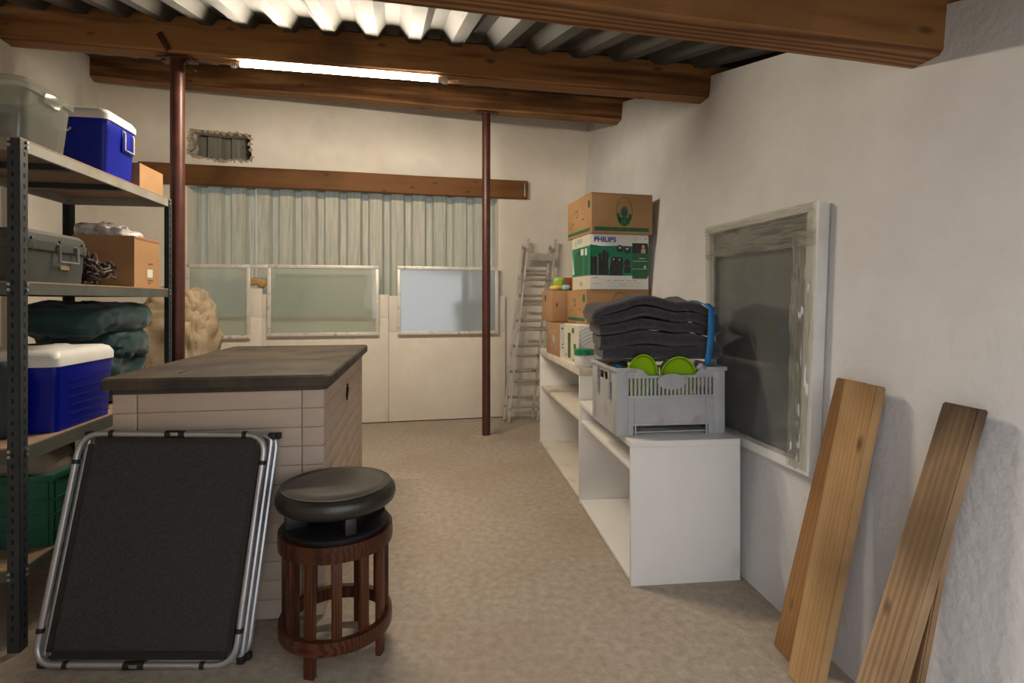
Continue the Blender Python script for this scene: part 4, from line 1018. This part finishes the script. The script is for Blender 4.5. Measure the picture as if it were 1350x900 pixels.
sp += [Vector((.969, fy - .012, zt_ - .025)), Vector((.966, fy - .013, zt_ - .12)), Vector((.958, fy - .012, zt_ - .22)), Vector((.952, fy - .010, 1.02)), Vector((.950, fy - .008, .990))]
b = B(); prev = None; ax = Vector((math.cos(CA), math.sin(CA), 0))
from mathutils.geometry import interpolate_bezier
rows = []
for p_ in sp: rows.append([b.bm.verts.new(p_ + ax * q) for q in (-.017, .017)])
for A, C in zip(rows, rows[1:]): b.bm.faces.new((A[0], A[1], C[1], C[0]))
o = b.done('blue_strap', 'blue_strap', ang=80); m = o.modifiers.new('solid', 'SOLIDIFY'); m.thickness = .002
tag(o, 'bright blue webbing strap hanging over the grey blankets into the crate', 'strap')

# ================================================================== window pane hung on the right wall
def wpt(x, y, off): return on_right(x, y, off)
TLw, TRw, BRw, BLw = on_right(936, 302, .03), on_right(1087, 266, .03), on_right(1073, 629, .03), on_right(938, 567, .03)
wr = empty('framed_window', (BRw + BLw) / 2, 0, 'large framed glass pane partly wrapped in clear plastic, hung on the right wall', 'window')
Q = [p_ - wr.location for p_ in (TLw, TRw, BRw, BLw)]
nW = Vector((-1, -.117, .08)).normalized()
def wq(u, v, d=0.0): return lerp2(u, v, Q) + nW * d
def wbar(u0, u1, v0, v1, d0, d1): b = B(); b.hexa([wq(u, v, d0) for u, v in ((u0, v0), (u1, v0), (u1, v1), (u0, v1))] + [wq(u, v, d1) for u, v in ((u0, v0), (u1, v0), (u1, v1), (u0, v1))]); return b
for a in ((0, 1, 0, .03), (0, 1, .965, 1), (0, .045, .03, .965), (.93, 1, .03, .965)): wbar(*a, -.024, .022).done('frame_bar', 'frame_white', wr, smooth=False)
for a in ((.045, .06, .03, .965), (.90, .93, .03, .965), (.06, .90, .952, .965)): wbar(*a, -.02, .008).done('inner_bead', 'alu', wr, smooth=False)
wbar(.06, .90, .03, .952, -.012, -.004).done('pane', 'dark_glass', wr, smooth=False)
def wrinkle(u0, u1, v0, v1, sd, nu, nv, su, sv, name, amp=.016):
    b = B(); b.grid(lambda u, v: wq(u0 + (u1 - u0) * u, v0 + (v1 - v0) * v + .01 * noise.noise(Vector((u * 9, sd, 0))) * v, .026 + amp * abs(noise.noise(Vector((u * su + sd, v * sv, sd)))) + amp * .5 * noise.noise(Vector((u * su * 2.3, v * sv * 2.1, sd + 4)))), nu, nv)
    return b.done(name, 'wrap', wr, ang=70)
wrinkle(.0, .98, -.005, .16, 1.0, 60, 40, 2.5, 10, 'plastic_wrap'); wrinkle(.84, .985, .10, .985, 5.0, 24, 90, 7, 3.5, 'plastic_wrap')
wrinkle(.0, .10, .14, .95, 9.0, 12, 70, 3, 4, 'plastic_wrap', .008)

# ================================================================== planks leaning on the right wall
def lean_plank(bl_, br_, tl_, tr_, th, m, label):
    """quad face (room side) with thickness th towards the wall; local X along the plank"""
    bl_, br_, tl_, tr_ = map(Vector, (bl_, br_, tl_, tr_)); c0 = (bl_ + br_) / 2; c1_ = (tl_ + tr_) / 2; x = (c1_ - c0).normalized(); w = (br_ - bl_); n = x.cross(w).normalized()
    if n.x > 0: n = -n
    y = n.cross(x); M = Matrix((x, y, n)).transposed().to_4x4(); M.translation = c0; Mi = M.inverted(); b = B()
    f = [Mi @ p_ for p_ in (bl_, br_, tr_, tl_)]
    b.hexa([p_ + Vector((0, 0, -th)) for p_ in f] + f)
    bmesh.ops.recalc_face_normals(b.bm, faces=b.bm.faces); bmesh.ops.bevel(b.bm, geom=list(b.bm.edges), offset=.004, segments=2, affect='EDGES', clamp_overlap=True)
    o = b.done('wooden_plank', m, None); o.matrix_world = M; return tag(o, label, 'plank', 'planks leaning on the right wall')
def plank_at(Yb0, Yb1, Xb, Yt0, Yt1, zt, th, m, label, gap=0.0):
    zb = .004
    n = Vector((-1, -.117, 0)).normalized()
    tl_ = Vector((wall_r(Yt0, zt) - th * 1.06 - gap, Yt0, zt)); tr_ = Vector((wall_r(Yt1, zt) - th * 1.06 - gap, Yt1, zt))
    return lean_plank((Xb, Yb0, zb), (Xb + .117 * (Yb0 - Yb1), Yb1, zb), tl_, tr_, th, m, label)
plank_at(2.062, 1.935, .985, 2.03, 1.90, 1.018, .028, 'plank_pine_dark', 'pine plank at the back left of the four leaning on the right wall', 0)
plank_at(1.900, 1.767, .955, 1.92, 1.778, 1.026, .040, 'plank_pine', 'wider pale pine plank overlapping the one beside the wrapped window', .036)
plank_at(1.668, 1.535, 1.005, 1.551, 1.446, 1.016, .036, 'plank_knotty', 'weathered plank with a dark knotty top, nearest the viewer', .030)
plank_at(1.63, 1.525, 1.080, 1.60, 1.53, .82, .024, 'plank_old', 'narrow weathered plank behind the knotty topped plank', .0)

# ================================================================== ladder in the back right corner
la = empty('ladder', (.1, 5.88, 0), 0, 'old aluminium two section ladder leaning in the back right corner', 'ladder')
lo_ = la.location
b_l, b_r = Vector((-.035, 5.86, 0.0)), Vector((.275, 5.925, 0.0)); t_l, t_r = Vector((.185, 6.10, 1.99)), Vector((.495, 6.165, 1.99))
dl = (t_l - b_l).normalized()
def sec(name, o0, L0, L1, rungs, off):
    for p0, p1 in ((b_l, t_l), (b_r, t_r)):
        s_ = beam('stile', p0 + off + dl * L0, p0 + off + dl * L1, .026, .055, .055, 'alu', up=(0, -1, .12), bev=.004, align=('c', 'c')); s_.parent = la; s_.matrix_parent_inverse = Matrix.Translation(-lo_)
    for r_ in rungs:
        b = B(); b.tube([b_l + off + dl * r_ - lo_, b_r + off + dl * r_ - lo_], .015, 8); b.done('rung', 'alu', la)
Lt = (t_l - b_l).length
sec('a', 0, .0, Lt, [.16 + .28 * k for k in range(7)], Vector((0, 0, .002)))
sec('b', 0, .03, Lt - .06, [.26 + .28 * k for k in range(6)], Vector((-.055, .045, 0)))
b = B(); q0 = b_l + dl * (Lt - .20) - lo_; q1 = b_r + dl * (Lt - .20) - lo_; b.hexa([q0 + Vector((0, -.03, -.04)), q1 + Vector((0, -.03, -.04)), q1 + Vector((0, -.024, -.04)), q0 + Vector((0, -.024, -.04)), q0 + Vector((.01, -.03, .04)), q1 + Vector((.01, -.03, .04)), q1 + Vector((.01, -.024, .04)), q0 + Vector((.01, -.024, .04))]); b.done('top_plate', 'alu', la, smooth=False)
